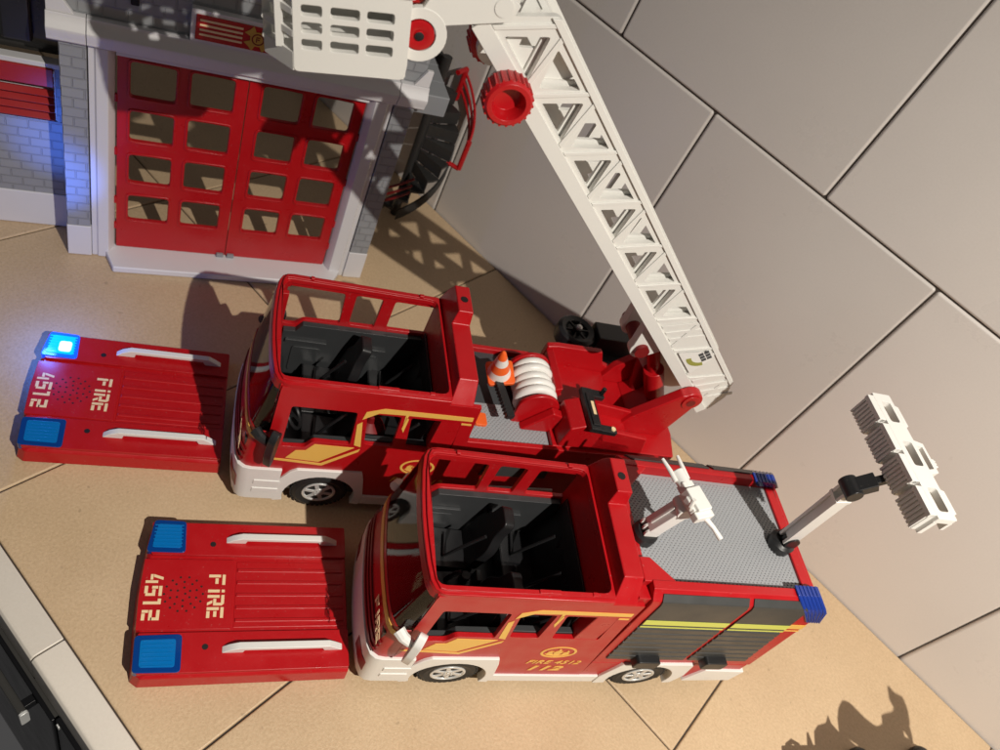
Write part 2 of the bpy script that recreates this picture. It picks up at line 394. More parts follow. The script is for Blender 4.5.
# cornice: three stepped mouldings with a joint at the pillar line
prof = [(1.5, 22.72), (-.25, 22.72), (-.5, 22.95), (-.55, 23.3), (-.75, 23.75), (-.75, 24.0), (-.5, 24.35), (-.25, 24.75), (-.2, 25.0), (1.5, 25.0)]
for a, b in ((-.75, 1.95), (1.99, 27.15), (27.19, 29.9)):
    MB().prism(prof, 'x', a, b).build('cornice', SWHITE, st, .05)
mb = MB().box(-.7, -.2, .1, 1.5, 25.0, 26.4)
mb.prism([(-.7, 25.0), (1.2, 25.0), (-.2, 27.0), (-.7, 27.0)], 'y', -.1, .3)
mb.build('corner_trim', SWHITE, st, .05)
MB().prism([(29.85, 25.0), (28.4, 25.0), (29.3, 26.6), (29.85, 26.6)], 'y', -.1, .3).build('corner_trim', SWHITE, st, .05)
MB().box(-.2, 29.3, .35, 1.5, 25.02, 38).build('upper_wall', BRICK, st, .06)
MB().box(5.0, 5.6, .2, .36, 26.6, 27.2).build('wall_socket', HOLE, st, .1)
MB().box(4.5, 9.2, .22, .36, 28.6, 33).build('upper_window', BLACK, st, .05)
MB().box(-.2, 29.3, 1.5, 6.5, 23.0, 24.0).build('floor_slab', SLAB, st, .06)
sl = MB().box(29.32, 32.6, .85, 17, 21.7, 23.8).build('balcony_slab', SLAB, st, .12)
mb = MB()
for y in (3.5, 6.6, 9.8, 13): mb.box(29.34, 32.58, y, y + .12, 23.8, 23.86)
mb.build('balcony_joint', SLAB, sl)
# sign
sg = MB().prism(rect(9.3, 25.05, 18.2, 27.75, .1), 'y', -.35, .3).build('sign_board', SWHITE, st, .05)
MB().prism(rect(9.65, 25.3, 17.9, 27.4, .08), 'y', -.42, -.36).build('sign_plate', RED, sg, .02)
for x0, x1 in ((9.95, 13.2), (15.5, 17.6)):
    mb = MB()
    for z in (25.7, 26.1, 26.5, 26.9): mb.prism(rect(x0, z, x1, z + .17), 'y', -.45, -.425)
    mb.build('sign_stripes', CREAM, sg)
mb = MB()
for k in range(4):
    a = math.pi / 4 + k * math.pi / 2
    q = [(14.4 + r * math.cos(a + da), 26.35 + r * math.sin(a + da)) for r, da in ((.35, -.6), (1.15, -.42), (1.0, 0), (1.15, .42), (.35, .6))]
    mb.prism(q, 'y', -.475, -.44)
mb.prism(circ(14.4, 26.35, .62, 24), 'y', -.49, -.44)
mb.build('emblem', GOLD, sg)
mb = MB().plate(circ(14.4, 26.35, .5, 20), [circ(14.4, 26.35, .4, 20)], 'y', -.51, -.48)
text_mb(mb, 'F', .45, Matrix.Translation((14.25, -.49, 26.12)) @ Matrix.Rotation(math.pi / 2, 4, 'X'))
mb.build('emblem_ring', DRED, sg)
# left wing, set back
wg = MB().box(-22, 0, 3.85, 4.6, 4.0, 12.3).build('wing_wall', BRICK, st, .05)
MB().box(-22, .0, 3.75, 4.7, 0, 3.98).build('wing_base', SWHITE, st, .1)
MB().box(-22, -.05, 3.7, 4.7, 17.6, 18.1).build('window_lintel', SWHITE, st, .08)
MB().box(-.75, -.02, 3.87, 4.7, 12.3, 17.6).build('window_post', BRICK, st, .03)
MB().box(-22, -.02, 4.6, 4.7, 12.3, 17.6).build('window_back', SWHITE, st)
MB().box(-.8, -.7, 3.6, 4.0, 12.6, 17.5).build('window_reveal', SWHITE, st, .04)
sh = MB().box(-9.5, -.85, 3.55, 3.8, 15.9, 17.6).build('shutter', SHUTRED, st, .05)
mb = MB()
for k in range(4):
    mb.box(-9.5, -.85, 0, .55, 0, .14, Matrix.Translation((0, 3.3, 12.75 + k * .78)) @ Matrix.Rotation(math.radians(38), 4, 'X'))
    mb.box(-9.5, -.85, 3.62, 3.8, 12.6 + k * .78, 13.2 + k * .78)
mb.build('slat', SHUTRED, sh, .03)
MB().box(-22, -.02, 5.2, 5.4, 18.1, 30).build('upper_pane', mat('smoky_pane', (.03, .028, .026), .25), st)
MB().box(-4.5, -2.2, 4.3, 5.1, 19.2, 25).build('lamp_arm', BLACK, st, .3)
# spiral staircase
CX, CY, RO, RI = 35.6, 12.4, 4.2, 1.2
STAIR = mat('stair_dark_plastic', (0.026, 0.025, 0.024), 0.45, .04, 800)
def sa(t): return math.radians(-142 + 262 * t)
N = 12
stair = MB().cyl((CX, CY, 0), (CX, CY, 22), .55, n=14).build('stair_column', STAIR, st)
mb = MB()
for i in range(N):
    a0, a1 = sa(i / N), sa((i + 1.12) / N); z = 2.0 + 19.7 * (i + 1) / N
    q = [(CX + r * math.cos(a), CY + r * math.sin(a)) for r, a in ((RI - .9, a0), (RO, a0), (RO, (a0 + a1) / 2), (RO, a1), (RI - .9, a1))]
    mb.prism(q, 'z', z - .3, z)
    q2 = [(CX + r * math.cos(a), CY + r * math.sin(a)) for r, a in ((RI - .9, a0), (RO, a0), (RO, a0 + .03), (RI - .9, a0 + .06))]
    mb.prism(q2, 'z', z - 1.5, z - .28)
mb.build('tread', STAIR, stair, .05)
mb = MB()
for rr, lo_, hi in ((RO - .1, -2.3, -.75), (RI + .3, -2.0, -.9)):
    M_ = 40; top_ = []; bot = []; ti = []; bi = []
    for i in range(M_ + 1):
        t = .13 + .87 * i / M_; a = sa(t); z = 2.0 + 19.7 * t
        c, s_ = math.cos(a), math.sin(a)
        top_.append((CX + (rr + .25) * c, CY + (rr + .25) * s_, max(.4, z + hi))); bot.append((CX + (rr + .25) * c, CY + (rr + .25) * s_, max(0, z + lo_)))
        ti.append((CX + rr * c, CY + rr * s_, max(.4, z + hi))); bi.append((CX + rr * c, CY + rr * s_, max(0, z + lo_)))
    mb.sheet([top_, bot], [ti, bi])
mb.build('stringer', STAIR, stair)
mb = MB()
def rail(t0, t1, h0, rad=.17, n=16, rr=RO + .15): return [(CX + rr * math.cos(sa(t0 + (t1 - t0) * i / n)), CY + rr * math.sin(sa(t0 + (t1 - t0) * i / n)), 2 + 19.7 * (t0 + (t1 - t0) * i / n) + h0) for i in range(n + 1)]
RR = RO + 1.3
for hh in (1.0, 2.0, 3.0): mb.tube(rail(.43, .7, hh, rr=RR), .16, 8)
for t in (.43, .7):
    q = rail(t, t, -.5, n=1, rr=RR)[0]; q2 = rail(t, t, -.3, n=1, rr=RO - .3)[0]
    mb.tube([q, (q[0], q[1], q[2] + 3.9)], .33, 8); mb.tube([q2, q], .28, 8)
q = rail(.7, .7, 3.4, n=1, rr=RR)[0]; q2 = rail(.7, .7, 3.4, n=1, rr=RO - .6)[0]
mb.tube([q2, q], .3, 8)
mb.build('railing', RED, stair)
mb = MB()
for hh in (1.6, 2.6, 3.6): mb.tube(rail(.0, .16, hh), .16, 8)
mb.build('lower_railing', DRED, stair)  # red rails in a darker red: their shade is put into the colour

# ------------------------------------------------------------ trucks: shared cab
W = 11.2
def xfront(z):
    pts = [(1, -8.2), (6.3, -8.45), (10.9, -8.05), (15.6, -7.35), (17, -7.15)]
    if z <= pts[0][0]: return pts[0][1]
    for (a, b), (c, d) in zip(pts, pts[1:]):
        if z <= c: return b + (d - b) * (z - a) / (c - a)
    return pts[-1][1]
def plan(z, off=0.0, back=-6.3):
    x = xfront(z) - off
    half = [(back, 0 - off), (min(back - .05, x + 1.5), 0 - off), (x + 1.0, .08 - off), (x + .62, .35 - off * .8), (x + .36, .9 - off * .5), (x + .16, 2.2), (x + .04, 4.0), (x, W / 2)]
    return half + [(a, W - b) for a, b in reversed(half[:-1])]
def shell(mb, zs, off, th, back=-6.3):
    rows = [[(p[0], p[1], z) for p in plan(z, off, back)] for z in zs]
    inn = [[(p[0], p[1], z) for p in plan(z, off - th, back)] for z in zs]
    mb.sheet(rows, inn); return mb
W1 = rp([(-5.15, 9.13), (-5.18, 14.4), (-.31, 14.4), (.03, 10.02), (-2.91, 10.1), (-3.39, 9.2)], .28)
W2 = rp([(1.12, 10.3), (.45, 14.4), (3.12, 14.4), (3.4, 10.25)], .25)
W3 = rp([(4.5, 10.3), (3.9, 14.4), (7.95, 14.4), (8.4, 10.25)], .28)
F1 = rp([(-6.0, 11.5), (-5.95, 15.95), (-1.35, 15.95), (-1.15, 12.35), (-4.2, 12.2), (-4.8, 11.5)], .28)
F2 = rp([(-.4, 15.95), (1.85, 15.95), (1.8, 12.45), (-.35, 12.4)], .25)
F3 = rp([(2.9, 15.95), (6.5, 15.95), (6.5, 12.55), (2.9, 12.5)], .28)
def arc(cx, cz, r, a0, a1, n=14): return [(cx + r * math.cos(math.radians(a0 + (a1 - a0) * i / n)), cz + r * math.sin(math.radians(a0 + (a1 - a0) * i / n))) for i in range(n + 1)]

wheel_proto = None
def wheels(root, xfs):
    global wheel_proto
    for x in xfs:
        for side in (0, 1):
            y = .95 if side == 0 else W - .95
            if wheel_proto is None:
                wh = bpy.data.objects.new('wheel', None); COL.objects.link(wh); wh.empty_display_size = .01; wh.parent = root
                t = MB().lathe([(1.35, -.85), (1.95, -.98), (2.25, -.85), (2.36, -.6), (2.36, .6), (2.25, .85), (1.95, .98), (1.35, .85)], (0, 0, 0), 'y', 40)
                for k in range(36):
                    t.box(-.12, .12, -.85, .85, 2.28, 2.42, Matrix.Rotation(k * math.pi / 18, 4, 'Y'))
                t.build('tyre', RUBBER, wh)
                r = MB().lathe([(1.42, -.8), (1.42, -.95), (1.25, -.98), (1.1, -.75), (1.0, -.55), (.55, -.6), (.5, -.95), (0, -1.0)], (0, 0, 0), 'y', 32)
                for k in range(6):
                    r.box(-.17, .17, -.93, -.55, .45, 1.2, Matrix.Rotation(k * math.pi / 3, 4, 'Y'))
                    a = k * math.pi / 3 + .5
                    r.cyl((.33 * math.cos(a), -1.0, .33 * math.sin(a)), (.33 * math.cos(a), -1.06, .33 * math.sin(a)), .08, n=8)
                r.lathe([(1.42, .8), (1.2, .9), (0, .8)], (0, 0, 0), 'y', 32)
                r.build('rim', SILVER, wh, .03)
                wheel_proto = wh; c = wh
            else:
                c = copy_part(wheel_proto, root)
            c.location = Vector((x, y, 2.42)) * SC
            c.rotation_euler = (0, random.uniform(0, 1), math.pi if side else 0)
            if side: c.rotation_euler = (0, random.uniform(0, 1), math.pi)

def cab(root, emblem=True):
    body = MB()
    lower = [(-6.3, 9.4), (-6.3, 5.3)] + arc(-1.0, 2.2, 3.35, 150, 25) + [(2.6, 2.2), (10.6, 2.2), (10.55, 3.0), (9.25, 13.0), (8.95, 16.55), (-6.2, 16.55), (-6.25, 16.1), (-6.25, 14.8)]
    for nm, y0, y1 in (('near', 0, .38), ('far', W - .38, W)):
        sp = MB().plate(lower, [W1, W2, W3] if nm == 'near' else [F1, F2, F3], 'y', y0, y1).build('side_panel', RED, root, .05)
        yi = .38 if nm == 'near' else W - .9
        mb = MB()
        up = 0 if nm == 'near' else 2.2
        mb.plate([(-5.6, 5.2), (6.2, 5.2), (6.2, 10.05 + up), (-2.8 - up * .6, 9.85 + up), (-3.3 - up * .6, 9.0 + up), (-5.6, 8.95 + up)], [], 'y', yi, yi + .52)
        if nm == 'far':
            mb.box(-5.3, -1.8, yi - .25, yi, 10.0, 10.35); mb.box(.6, 3.4, yi - .25, yi, 10.0, 10.35)
            mb.plate(rect(-4.6, 6.2, -2.1, 9.4, .3), [], 'y', yi - .12, yi)
            mb.plate(rect(.2, 6.2, 2.9, 9.4, .3), [], 'y', yi - .12, yi)
        mb.build('door_lining', GREY, sp, .08)
        for wn in ((1.0, 3.5), (4.4, 8.3)) if nm == 'near' else ():
            MB().box(wn[0], wn[1], yi + .02, yi + .5, 10.06, 10.45).build('window_sill', GREY, sp, .05)
    # front: red nose, windscreen, header
    MB_ = shell(MB(), [5.5, 6.5, 8, 9.4, 10.9], 0, .35); MB_.build('nose', RED, root, .04, 40)
    shell(MB(), [9.75, 10.35], .05, .045, -6.35).build('nose_stripe', YEL, root)
    mb = MB()
    for z in (6.2, 6.9, 7.6):
        rows = [[(p[0], p[1], zz) for p in plan(zz, .12)[3:-3]] for zz in (z, z + .3)]; inn = [[(p[0] + .12, p[1], zz) for p in plan(zz, .12)[3:-3]] for zz in (z, z + .3)]
        mb.sheet(rows, inn)
    mb.build('grille', DRED, root)
    shell(MB(), [10.9, 12, 13, 14.6, 16.15], -.04, .14).build('windscreen', GLASS, root)
    mb = MB()
    for y in (.15, W - .15 - .45):   # posts behind the glass
        mb.prism([(-6.35, 9.3), (-5.75, 9.3), (-5.75, 15.2), (-6.25, 15.2)], 'y', y, y + .45)
    mb.build('windscreen_post', RED, root, .06)
    shell(MB(), [16.05, 16.4, 16.75], 0, .5).build('windscreen_header', RED, root, .08, 45)
    # roof rim with a raised inner lip
    out = [(p[0], p[1]) for p in plan(17, .0, 6.4)]
    rim = MB().plate(out, [rp([(-6.45, .62), (6.2, .62), (6.2, W - .62), (-6.45, W - .62)], .7)], 'z', 16.45, 16.95).build('roof_rim', RED, root, .12, seg=3)
    MB().plate([(p[0] + .28 if p[0] < 0 else p[0], min(max(p[1], .26), W - .26)) for p in out], [rp([(-6.47, .6), (6.2, .6), (6.2, W - .6), (-6.47, W - .6)], .7)], 'z', 16.9, 17.12).build('rim_lip', RED, rim, .07)
    mb = MB().box(.6, 2.2, .3, .6, 17.0, 17.22); mb.box(4.6, 5.0, .3, .6, 17.0, 17.2); mb.box(-4.4, -4.1, W - .6, W - .3, 17, 17.3); mb.box(4.6, 5.0, W - .6, W - .3, 17, 17.3)
    mb.build('roof_catch', RED, rim, .05)
    # rear cab wall with raised lug blocks
    hb = MB().prism([(.02, 5), (.02, 16.6), (1.35, 18.35), (7.15, 18.35), (7.4, 19.5), (10.3, 19.5), (10.75, 18.6), (W - .02, 16.6), (W - .02, 5)], 'x', 6.3, 8.6)
    hb.v = []; hb.f = []
    hb.sweepx([(.02, 5), (.02, 16.6), (1.35, 18.3), (7.05, 18.3), (7.4, 19.5), (10.3, 19.5), (10.75, 18.6), (W - .02, 16.6), (W - .02, 5)], lambda z: 6.3 + max(0, z - 16.6) * .22, lambda z: 8.25 - max(0, z - 18.3) * .05)
    hb = hb.build('headboard', RED, root, .1, seg=3)
    MB().box(8.2, 9.3, .3, W - .3, 4.5, 11.8 if root.name.startswith('ladder') else 17.2).build('bulkhead', RED, root, .05)
    MB().box(6.12, 6.28, 1.0, W - 1.0, 5.2, 13.4).build('rear_shade_panel', BLACK, root, .06)  # black sheet added to darken the shaded rear wall of the cab
    MB().cyl((7.55, 8.75, 19.2), (7.55, 8.75, 19.53), .32, n=20).build('lug_hole', HOLE, hb)
    # white bumper, fenders, skirt
    bp_ = shell(MB(), [1.3, 2.2, 4.6, 5.6, 5.9], .22, .5, -4.55).build('bumper', WHITE, root, .08, 40)
    MB().box(-6.6, -4.5, -.3, -.2, 3.7, 4.3).build('step', WHITE, bp_, .05); MB().box(-6.6, -4.5, -.3, -.2, 2.5, 3.1).build('step', WHITE, bp_, .05)
    for y0, y1, hy in ((-.52, -.2, -1), (W + .2, W + .52, 1)):
        mb = MB()
        rows = [[(p[0], p[1], z) for p in plan(z, .26)[3:6]] for z in (2.6, 4.2)]
        inn = [[(p[0] + .1, p[1] + .05, z) for p in plan(z, .26)[3:6]] for z in (2.6, 4.2)]
        if hy > 0:
            rows = [[(a, W - b, c) for a, b, c in r] for r in rows]; inn = [[(a, W - b, c) for a, b, c in r] for r in inn]
        mb.sheet(rows, inn); mb.build('headlight', CLEAR if False else DRED, bp_)
        fen = [(-4.75, 1.1), (-4.55, 4.6), (-3.9, 5.75), (-3.4, 6.15), (1.9, 6.3), (2.25, 5.2), (2.75, 2.7), (2.7, 1.2)] + arc(-1.0, 2.2, 3.05, -18, 198, 18)
        fa, fb = (-.22, .5) if hy < 0 else (W - .5, W + .22)
        MB().prism(fen, 'y', fa, fb).build('fender', WHITE, root, .07)
    # mirrors
    for sy in (-1, 1):
        y = 0 if sy < 0 else W
        mr = MB().tube([(-7.3, y, 11.0), (-7.0, y + sy * .4, 10.9), (-6.0, y + sy * .8, 10.2)], [.45, .42, .3], 10).build('mirror', BLACK if root.name.startswith('ladder') else WHITE, root)
        mc = BLACK if root.name.startswith('ladder') else WHITE
        MB().prism(rp([(y + sy * .25, 11.6), (y + sy * .75, 12.0), (y + sy * 1.35, 11.4), (y + sy * 1.5, 9.6), (y + sy * 1.25, 7.9), (y + sy * .7, 8.0), (y + sy * .45, 9.6)], .3), 'x', -6.3, -5.7, Matrix.Translation((-6, y + sy, 10)) @ Matrix.Rotation(math.radians(28 * sy), 4, 'Z') @ Matrix.Translation((6, -y - sy, -10))).build('mirror_housing', mc, mr, .15, seg=3)
    # printed bands on both sides
    for y0, y1 in ((-.03, .0),):
        mb = MB()
        mb.prism([(-6.2, 7.2), (-3.9, 7.0), (-1.6, 6.78), (.9, 9.2), (.95, 9.6), (-1.75, 7.1), (-3.9, 7.3), (-6.2, 7.42)], 'y', y0, y1)
        mb.prism([(-4.6, 7.55), (-1.95, 7.3), (.45, 9.7), (-2.7, 9.75), (-3.25, 8.8), (-4.0, 8.7)], 'y', y0, y1)
        mb.prism([(.35, 10.1), (.92, 9.9), (.3, 13.3), (-.03, 12.9)], 'y', y0, y1)
        mb.prism([(.2, 13.6), (.3, 14.6), (1.6, 15.25), (8.75, 15.25), (8.8, 14.75), (3.6, 14.7), (3.5, 13.2), (3.35, 14.7), (1.3, 14.62)], 'y', y0, y1)
        mb.prism([(3.5, 12.9), (3.75, 12.4), (3.72, 14.2), (3.45, 14.5)], 'y', y0, y1)
        mb.prism([(8.0, 14.4), (8.85, 14.4), (8.87, 14.2), (8.02, 14.2)], 'y', y0, y1)
        mb.build('side_stripe', YEL, root)
    e = MB()
    K = Matrix.Translation((6.35, -.03, 7.55)) @ Matrix(((1, 0, 0, 0), (0, 0, 1, 0), (0, 1, 0, 0), (0, 0, 0, 1)))
    el = lambda r: [(1.5 * r * math.cos(t * math.pi / 18), 1.1 * r * math.sin(t * math.pi / 18)) for t in range(36)]
    e.plate(el(1.0), [el(.86)], 'z', 0, .03, K)
    for fl in ([(-1.05, -.35), (-.75, -.62), (.0, -.85), (.75, -.62), (1.05, -.35), (.6, -.5), (0, -.58), (-.6, -.5)],
               [(-.95, -.3), (-.9, .05), (-.62, .3), (-.72, .0), (-.45, .25), (-.5, -.1), (-.3, -.45), (-.7, -.42)],
               [(-.3, -.4), (-.4, .0), (-.15, .35), (-.2, .75), (.1, .45), (.12, .1), (.3, .3), (.3, -.1), (.18, -.48), (-.1, -.5)],
               [(.4, -.45), (.42, -.1), (.65, .1), (.62, .45), (.9, .15), (.85, -.05), (1.0, -.25), (.8, -.4)]):
        e.prism(fl, 'z', 0, .03, K)
    e.build('emblem', YEL, root)
    font_text('lettering', 'FiRE 4512', .72, Matrix.Translation((4.5, -.02, 5.1)) @ Matrix.Rotation(math.pi / 2, 4, 'X'), YEL, root, .25, .015, 1.08)
    font_text('number', '112', .95, Matrix.Translation((5.0, -.02, 3.62)) @ Matrix.Rotation(math.pi / 2, 4, 'X'), YEL, root, .25, .05, 1.5)
    nx = MB()
    M = Matrix.Translation((-7.9, 3.2, 8.35)) @ Matrix.Rotation(math.radians(-90), 4, 'Z') @ Matrix.Rotation(math.pi / 2, 4, 'X')
    text_mb(nx, 'FiRE', 1.1, Matrix.Translation((-.33, 0, 0)) @ M, thick=.03); nx.build('nose_lettering', CREAM, root)
    # interior
    MB().box(-7.0, 6.3, .4, W - .4, 4.6, 5.2).build('cab_floor', GREY, root)
    ds = MB().prism([(-7.6, 5.2), (-5.2, 5.2), (-5.0, 7.6), (-5.5, 8.8), (-6.6, 9.2), (-7.9, 9.2)], 'y', .5, W - .5).build('dashboard', GREY, root, .15)
    MB().box(-5.4, -4.4, 4.7, 6.3, 5.2, 9.6).build('radio_console', BLACK, ds, .15)
    mb = MB(); C_ = Matrix.Translation((-4.3, 3.0, 9.3)) @ Matrix.Rotation(math.radians(55), 4, 'Y')
    mb.tube([(1.15 * math.cos(t * math.pi / 12), 1.15 * math.sin(t * math.pi / 12), 0) for t in range(24)], .16, 8, True, C_)
    mb.box(-1.1, 1.1, -.12, .12, -.06, .06, C_); mb.cyl((0, 0, 0), (0, 0, -1.8), .2, n=10, M=C_)
    mb.build('steering_wheel', BLACK, root)
    def seat(x, y, face, hgt=13.3, m_=SATIN):
        s_ = MB().prism(rp([(x - 1.6, 5.2), (x + 1.6, 5.2), (x + 1.6, 7.2), (x - 1.9 if face < 0 else x + 1.9, 7.5), (x - 1.7, 6.9)], .3), 'y', y - 1.7, y + 1.7).build('seat', m_, root, .2, seg=3)
        sh_ = rp([(-1.7, 0), (1.7, 0), (1.75, 3.3), (1.05, 4.6), (.95, hgt - 7), (-.95, hgt - 7), (-1.05, 4.6), (-1.75, 3.3)], .5)
        M = Matrix.Translation((x + (1.35 if face < 0 else -1.35), y, 7)) @ Matrix.Rotation(math.radians(12 * (1 if face < 0 else -1)), 4, 'Y') @ Matrix.Rotation(math.pi / 2, 4, 'Z')
        MB().prism(sh_, 'y', -.45, .45, M).build('backrest', m_, s_, .25, seg=3)
        b_ = MB().tube([(x + 1.0, y - 1.3, 12), (x - .3, y - 1.1, 9.4), (x - .9, y - .9, 7.7), (x - .7, y + 1.2, 7.6)], .14, 8)
        b_.build('harness', BLACK, s_)
    seat(-1.6, 2.9, -1); seat(-1.6, 8.3, -1)
    seat(4.3, 2.6, -1, 12.6); seat(4.3, 5.7, -1, 12.6); seat(4.3, 8.8, -1, 12.6)
    mb = MB().box(-3.4, .4, 4.9, 6.3, 5.2, 7.3); mb.tube([(-2.4, 5.6, 7.3), (-2.0, 5.5, 8.6), (-1.6, 5.5, 9.0)], .22, 8); mb.cyl((-1, 5.6, 7.3), (-1, 5.6, 8.3), .4, n=12)
    mb.box(-.2, .25, 5.1, 6.1, 7.3, 8.4)
    mb.build('gear_console', BLACK, root, .12)
    MB().lathe([(1.2, 0), (1.5, .4), (1.5, 3.2), (1.2, 3.8), (.4, 4.2), (.3, 4.8), (0, 4.9)], (2.0, 3.1, 5.2), 'z', 24).build('air_tank', DRED, root)  # red tank coloured dark red to paint in the cab's shadow
    # chassis
    MB().box(-6.2, 25.5, .9, W - .9, 1.4, 4.5).build('chassis', BLACK, root)

# ------------------------------------------------------------ fire engine (near truck)
FB = thing('fire_engine', (-1.185, 28.738, 0), 50.2, 'roofless red toy fire engine with grey tread deck and white floodlight mast, nearest the camera', 'toy fire truck')
cab(FB); wheels(FB, (-1.0, 16.35))
xF = lambda z: 9.15 + (17.4 - z) * .1
xR = lambda z: 24.75 + (17.4 - z) * .115 if z < 17.3 else 24.75 - (z - 17.3) * 1.2
WB = 12.35
prof = [(0.02, 5.45), (0.02, 16.95), (.1, 17.3), (.55, 17.7), (.75, 17.97), (1.4, 18.0), (1.45, 16.8), (.42, 16.6), (.42, 5.45)]
fr_ = lambda p: [(WB - a, b) for a, b in p]
prof_far = [(0.02, 5.45), (0.02, 16.95), (.1, 17.3), (.85, 17.95), (.95, 18.0), (1.4, 18.0), (1.45, 16.8), (.42, 16.6), (.42, 5.45)]
for pr_ in (prof, fr_(prof_far)):
    MB().sweepx(pr_, xF, lambda z: xR(z) - .06).build('body_side', RED, FB, .07)
for y0, y1 in ((.02, .42), (WB - .42, WB - .02)):
    MB().prism([(10.6, 2.2), (12.7, 2.2), (13.1, 5.43), (10.35, 5.43)], 'y', y0, y1).build('lower_panel', RED, FB, .05)
    MB().prism([(20.0, 2.2), (26.0, 2.2), (25.8, 5.43), (19.6, 5.43)], 'y', y0, y1).build('lower_panel', RED, FB, .05)
MB().sweepx([(.43, 2.2), (WB - .43, 2.2), (WB - .43, 16.9), (.43, 16.9)], lambda z: xR(z) - .5, xR).build('rear_wall', RED, FB, .06)
MB().box(23.3, 24.2, 1.47, WB - 1.47, 16.7, 17.25).build('deck_edge', RED, FB, .08)
tread_bumps(MB().box(8.3, 23.28, 1.47, WB - 1.47, 16.6, 17.02), 8.9, 23.2, 1.5, WB - 1.5, 17.02).build('roof_deck', TREAD, FB)
for yy in (0, 1):
    q = [(8.5, 1.3), (11.3, 1.3), (9.4, 3.2), (8.5, 3.2)]
    if yy: q = [(a, WB - b) for a, b in q]
    MB().prism(q, 'z', 16.8, 17.9).build('gusset', RED, FB, .1)
def shutter_prof(far):
    out = []
    z = 6.65
    while z < 13.0:
        out += [(-.12, z), (-.12, z + .7), (.0, z + .74), (.0, z + .88)]; z += .92
    out += [(-.10, 13.2), (-.10, 16.98), (.0, 17.38)] + ([(.82, 18.08)] if far else [(.46, 17.76)])
    pr = out + ([(.88, 17.95)] if far else [(.54, 17.7)]) + [(.08, 17.2), (.06, 6.65)]
    return [(WB - a, b) for a, b in pr] if far else pr
for far in (0, 1):
    for k, (fa, fb) in enumerate(((lambda z: xF(z) + .75 + (.0 if z < 17.4 else (z - 17.4) * .15), lambda z: 18.25 - (z - 6.8) * .085), (lambda z: 18.68 - (z - 6.8) * .085, lambda z: 24.6 - (z - 6.9) * .165))):
        rs = MB().sweepx(shutter_prof(far), fa, fb).build('roller_shutter', SHUT, FB, .03)
        hx = 14.4 if k == 0 else 21.0
        hm = MB().prism(rp([(hx - 1.15, 6.3), (hx + 1.15, 6.3), (hx + 1.1, 7.6), (hx - 1.1, 7.6)], .35), 'y', *((-.75, -.05) if not far else (WB + .05, WB + .75)))
        hm.build('handle', BLACK, rs, .15, seg=3)
        for (z0, z1) in ((13.75, 14.5), (13.25, 13.42)):
            ys = (-.13, -.105) if not far else (WB + .105, WB + .13)
            MB().sweepx([(ys[0], z0), (ys[1], z0), (ys[1], z1), (ys[0], z1)], fa, fb).build('reflective_stripe', LIME, rs)
    ys = (-.03, 0) if not far else (WB, WB + .03)
    for (z0, z1) in ((13.75, 14.5), (13.25, 13.42)):
        MB().sweepx([(ys[0], z0), (ys[1], z0), (ys[1], z1), (ys[0], z1)], lambda z: 24.7 - (z - 6.9) * .165, lambda z: xR(z) - .1).build('side_stripe', YEL, FB)
# ribbed blue corner lights
def tail(far):
    ts = lambda z: 21.6 + (18.1 - z) * .95
    te = lambda z: 23.9 + (18.1 - z) * 1.05 if z > 17.2 else 24.9 + (17.2 - z) * .45
    def pr2(o): 
        b = [(-.05 - o, 15.2), (-.05 - o, 17.0), (.08 - o * .7, 17.42 + o * .5), (.75, 18.08 + o), (1.6, 18.08 + o), (1.6, 17.5), (.4, 15.2)]
        return [(WB - a, c) for a, c in b] if far else b
    o_ = MB().sweepx(pr2(.02), ts, te).build('tail_light', DBLUE, FB, .06)
    mb = MB()
    for k in range(6):
        mb.sweepx(pr2(.07), lambda z, k=k: ts(z) + (te(z) - ts(z)) * (k + .2) / 6.2, lambda z, k=k: ts(z) + (te(z) - ts(z)) * (k + .9) / 6.2)
    mb.build('lens_rib', DBLUE, o_, .04)
tail(0); tail(1)
# white skirt, rear fenders, rear bumper
for far in (0, 1):
    fa, fb = (-.22, .5) if not far else (W - .5, W + .22)
    fen = [(12.4, 1.15), (12.35, 2.7), (13.2, 5.6), (20.0, 5.75), (20.5, 3.2), (20.1, 1.5), (19.4, 1.3)] + arc(16.35, 2.2, 3.0, -15, 198, 18)
    MB().prism(fen, 'y', fa, fb).build('fender', WHITE, FB, .07)
    MB().box(2.72, 12.3, fa + .06, fb, 1.35, 2.6).build('skirt', WHITE, FB, .06)
    MB().prism([(21.0, 1.9), (26.0, 2.1), (26.2, 4.3), (22.0, 4.5)], 'y', fa, fb).build('rear_step', WHITE, FB, .08)
MB().box(25.3, 26.3, .5, WB - .5, 1.9, 4.3).build('rear_bumper', WHITE, FB, .1)
MB().tube([(24.4, 8.2, 15.2), (25.2, 8.2, 15.4), (25.3, 7.4, 15.4)], .2, 8).build('rear_hook', BLACK, FB)
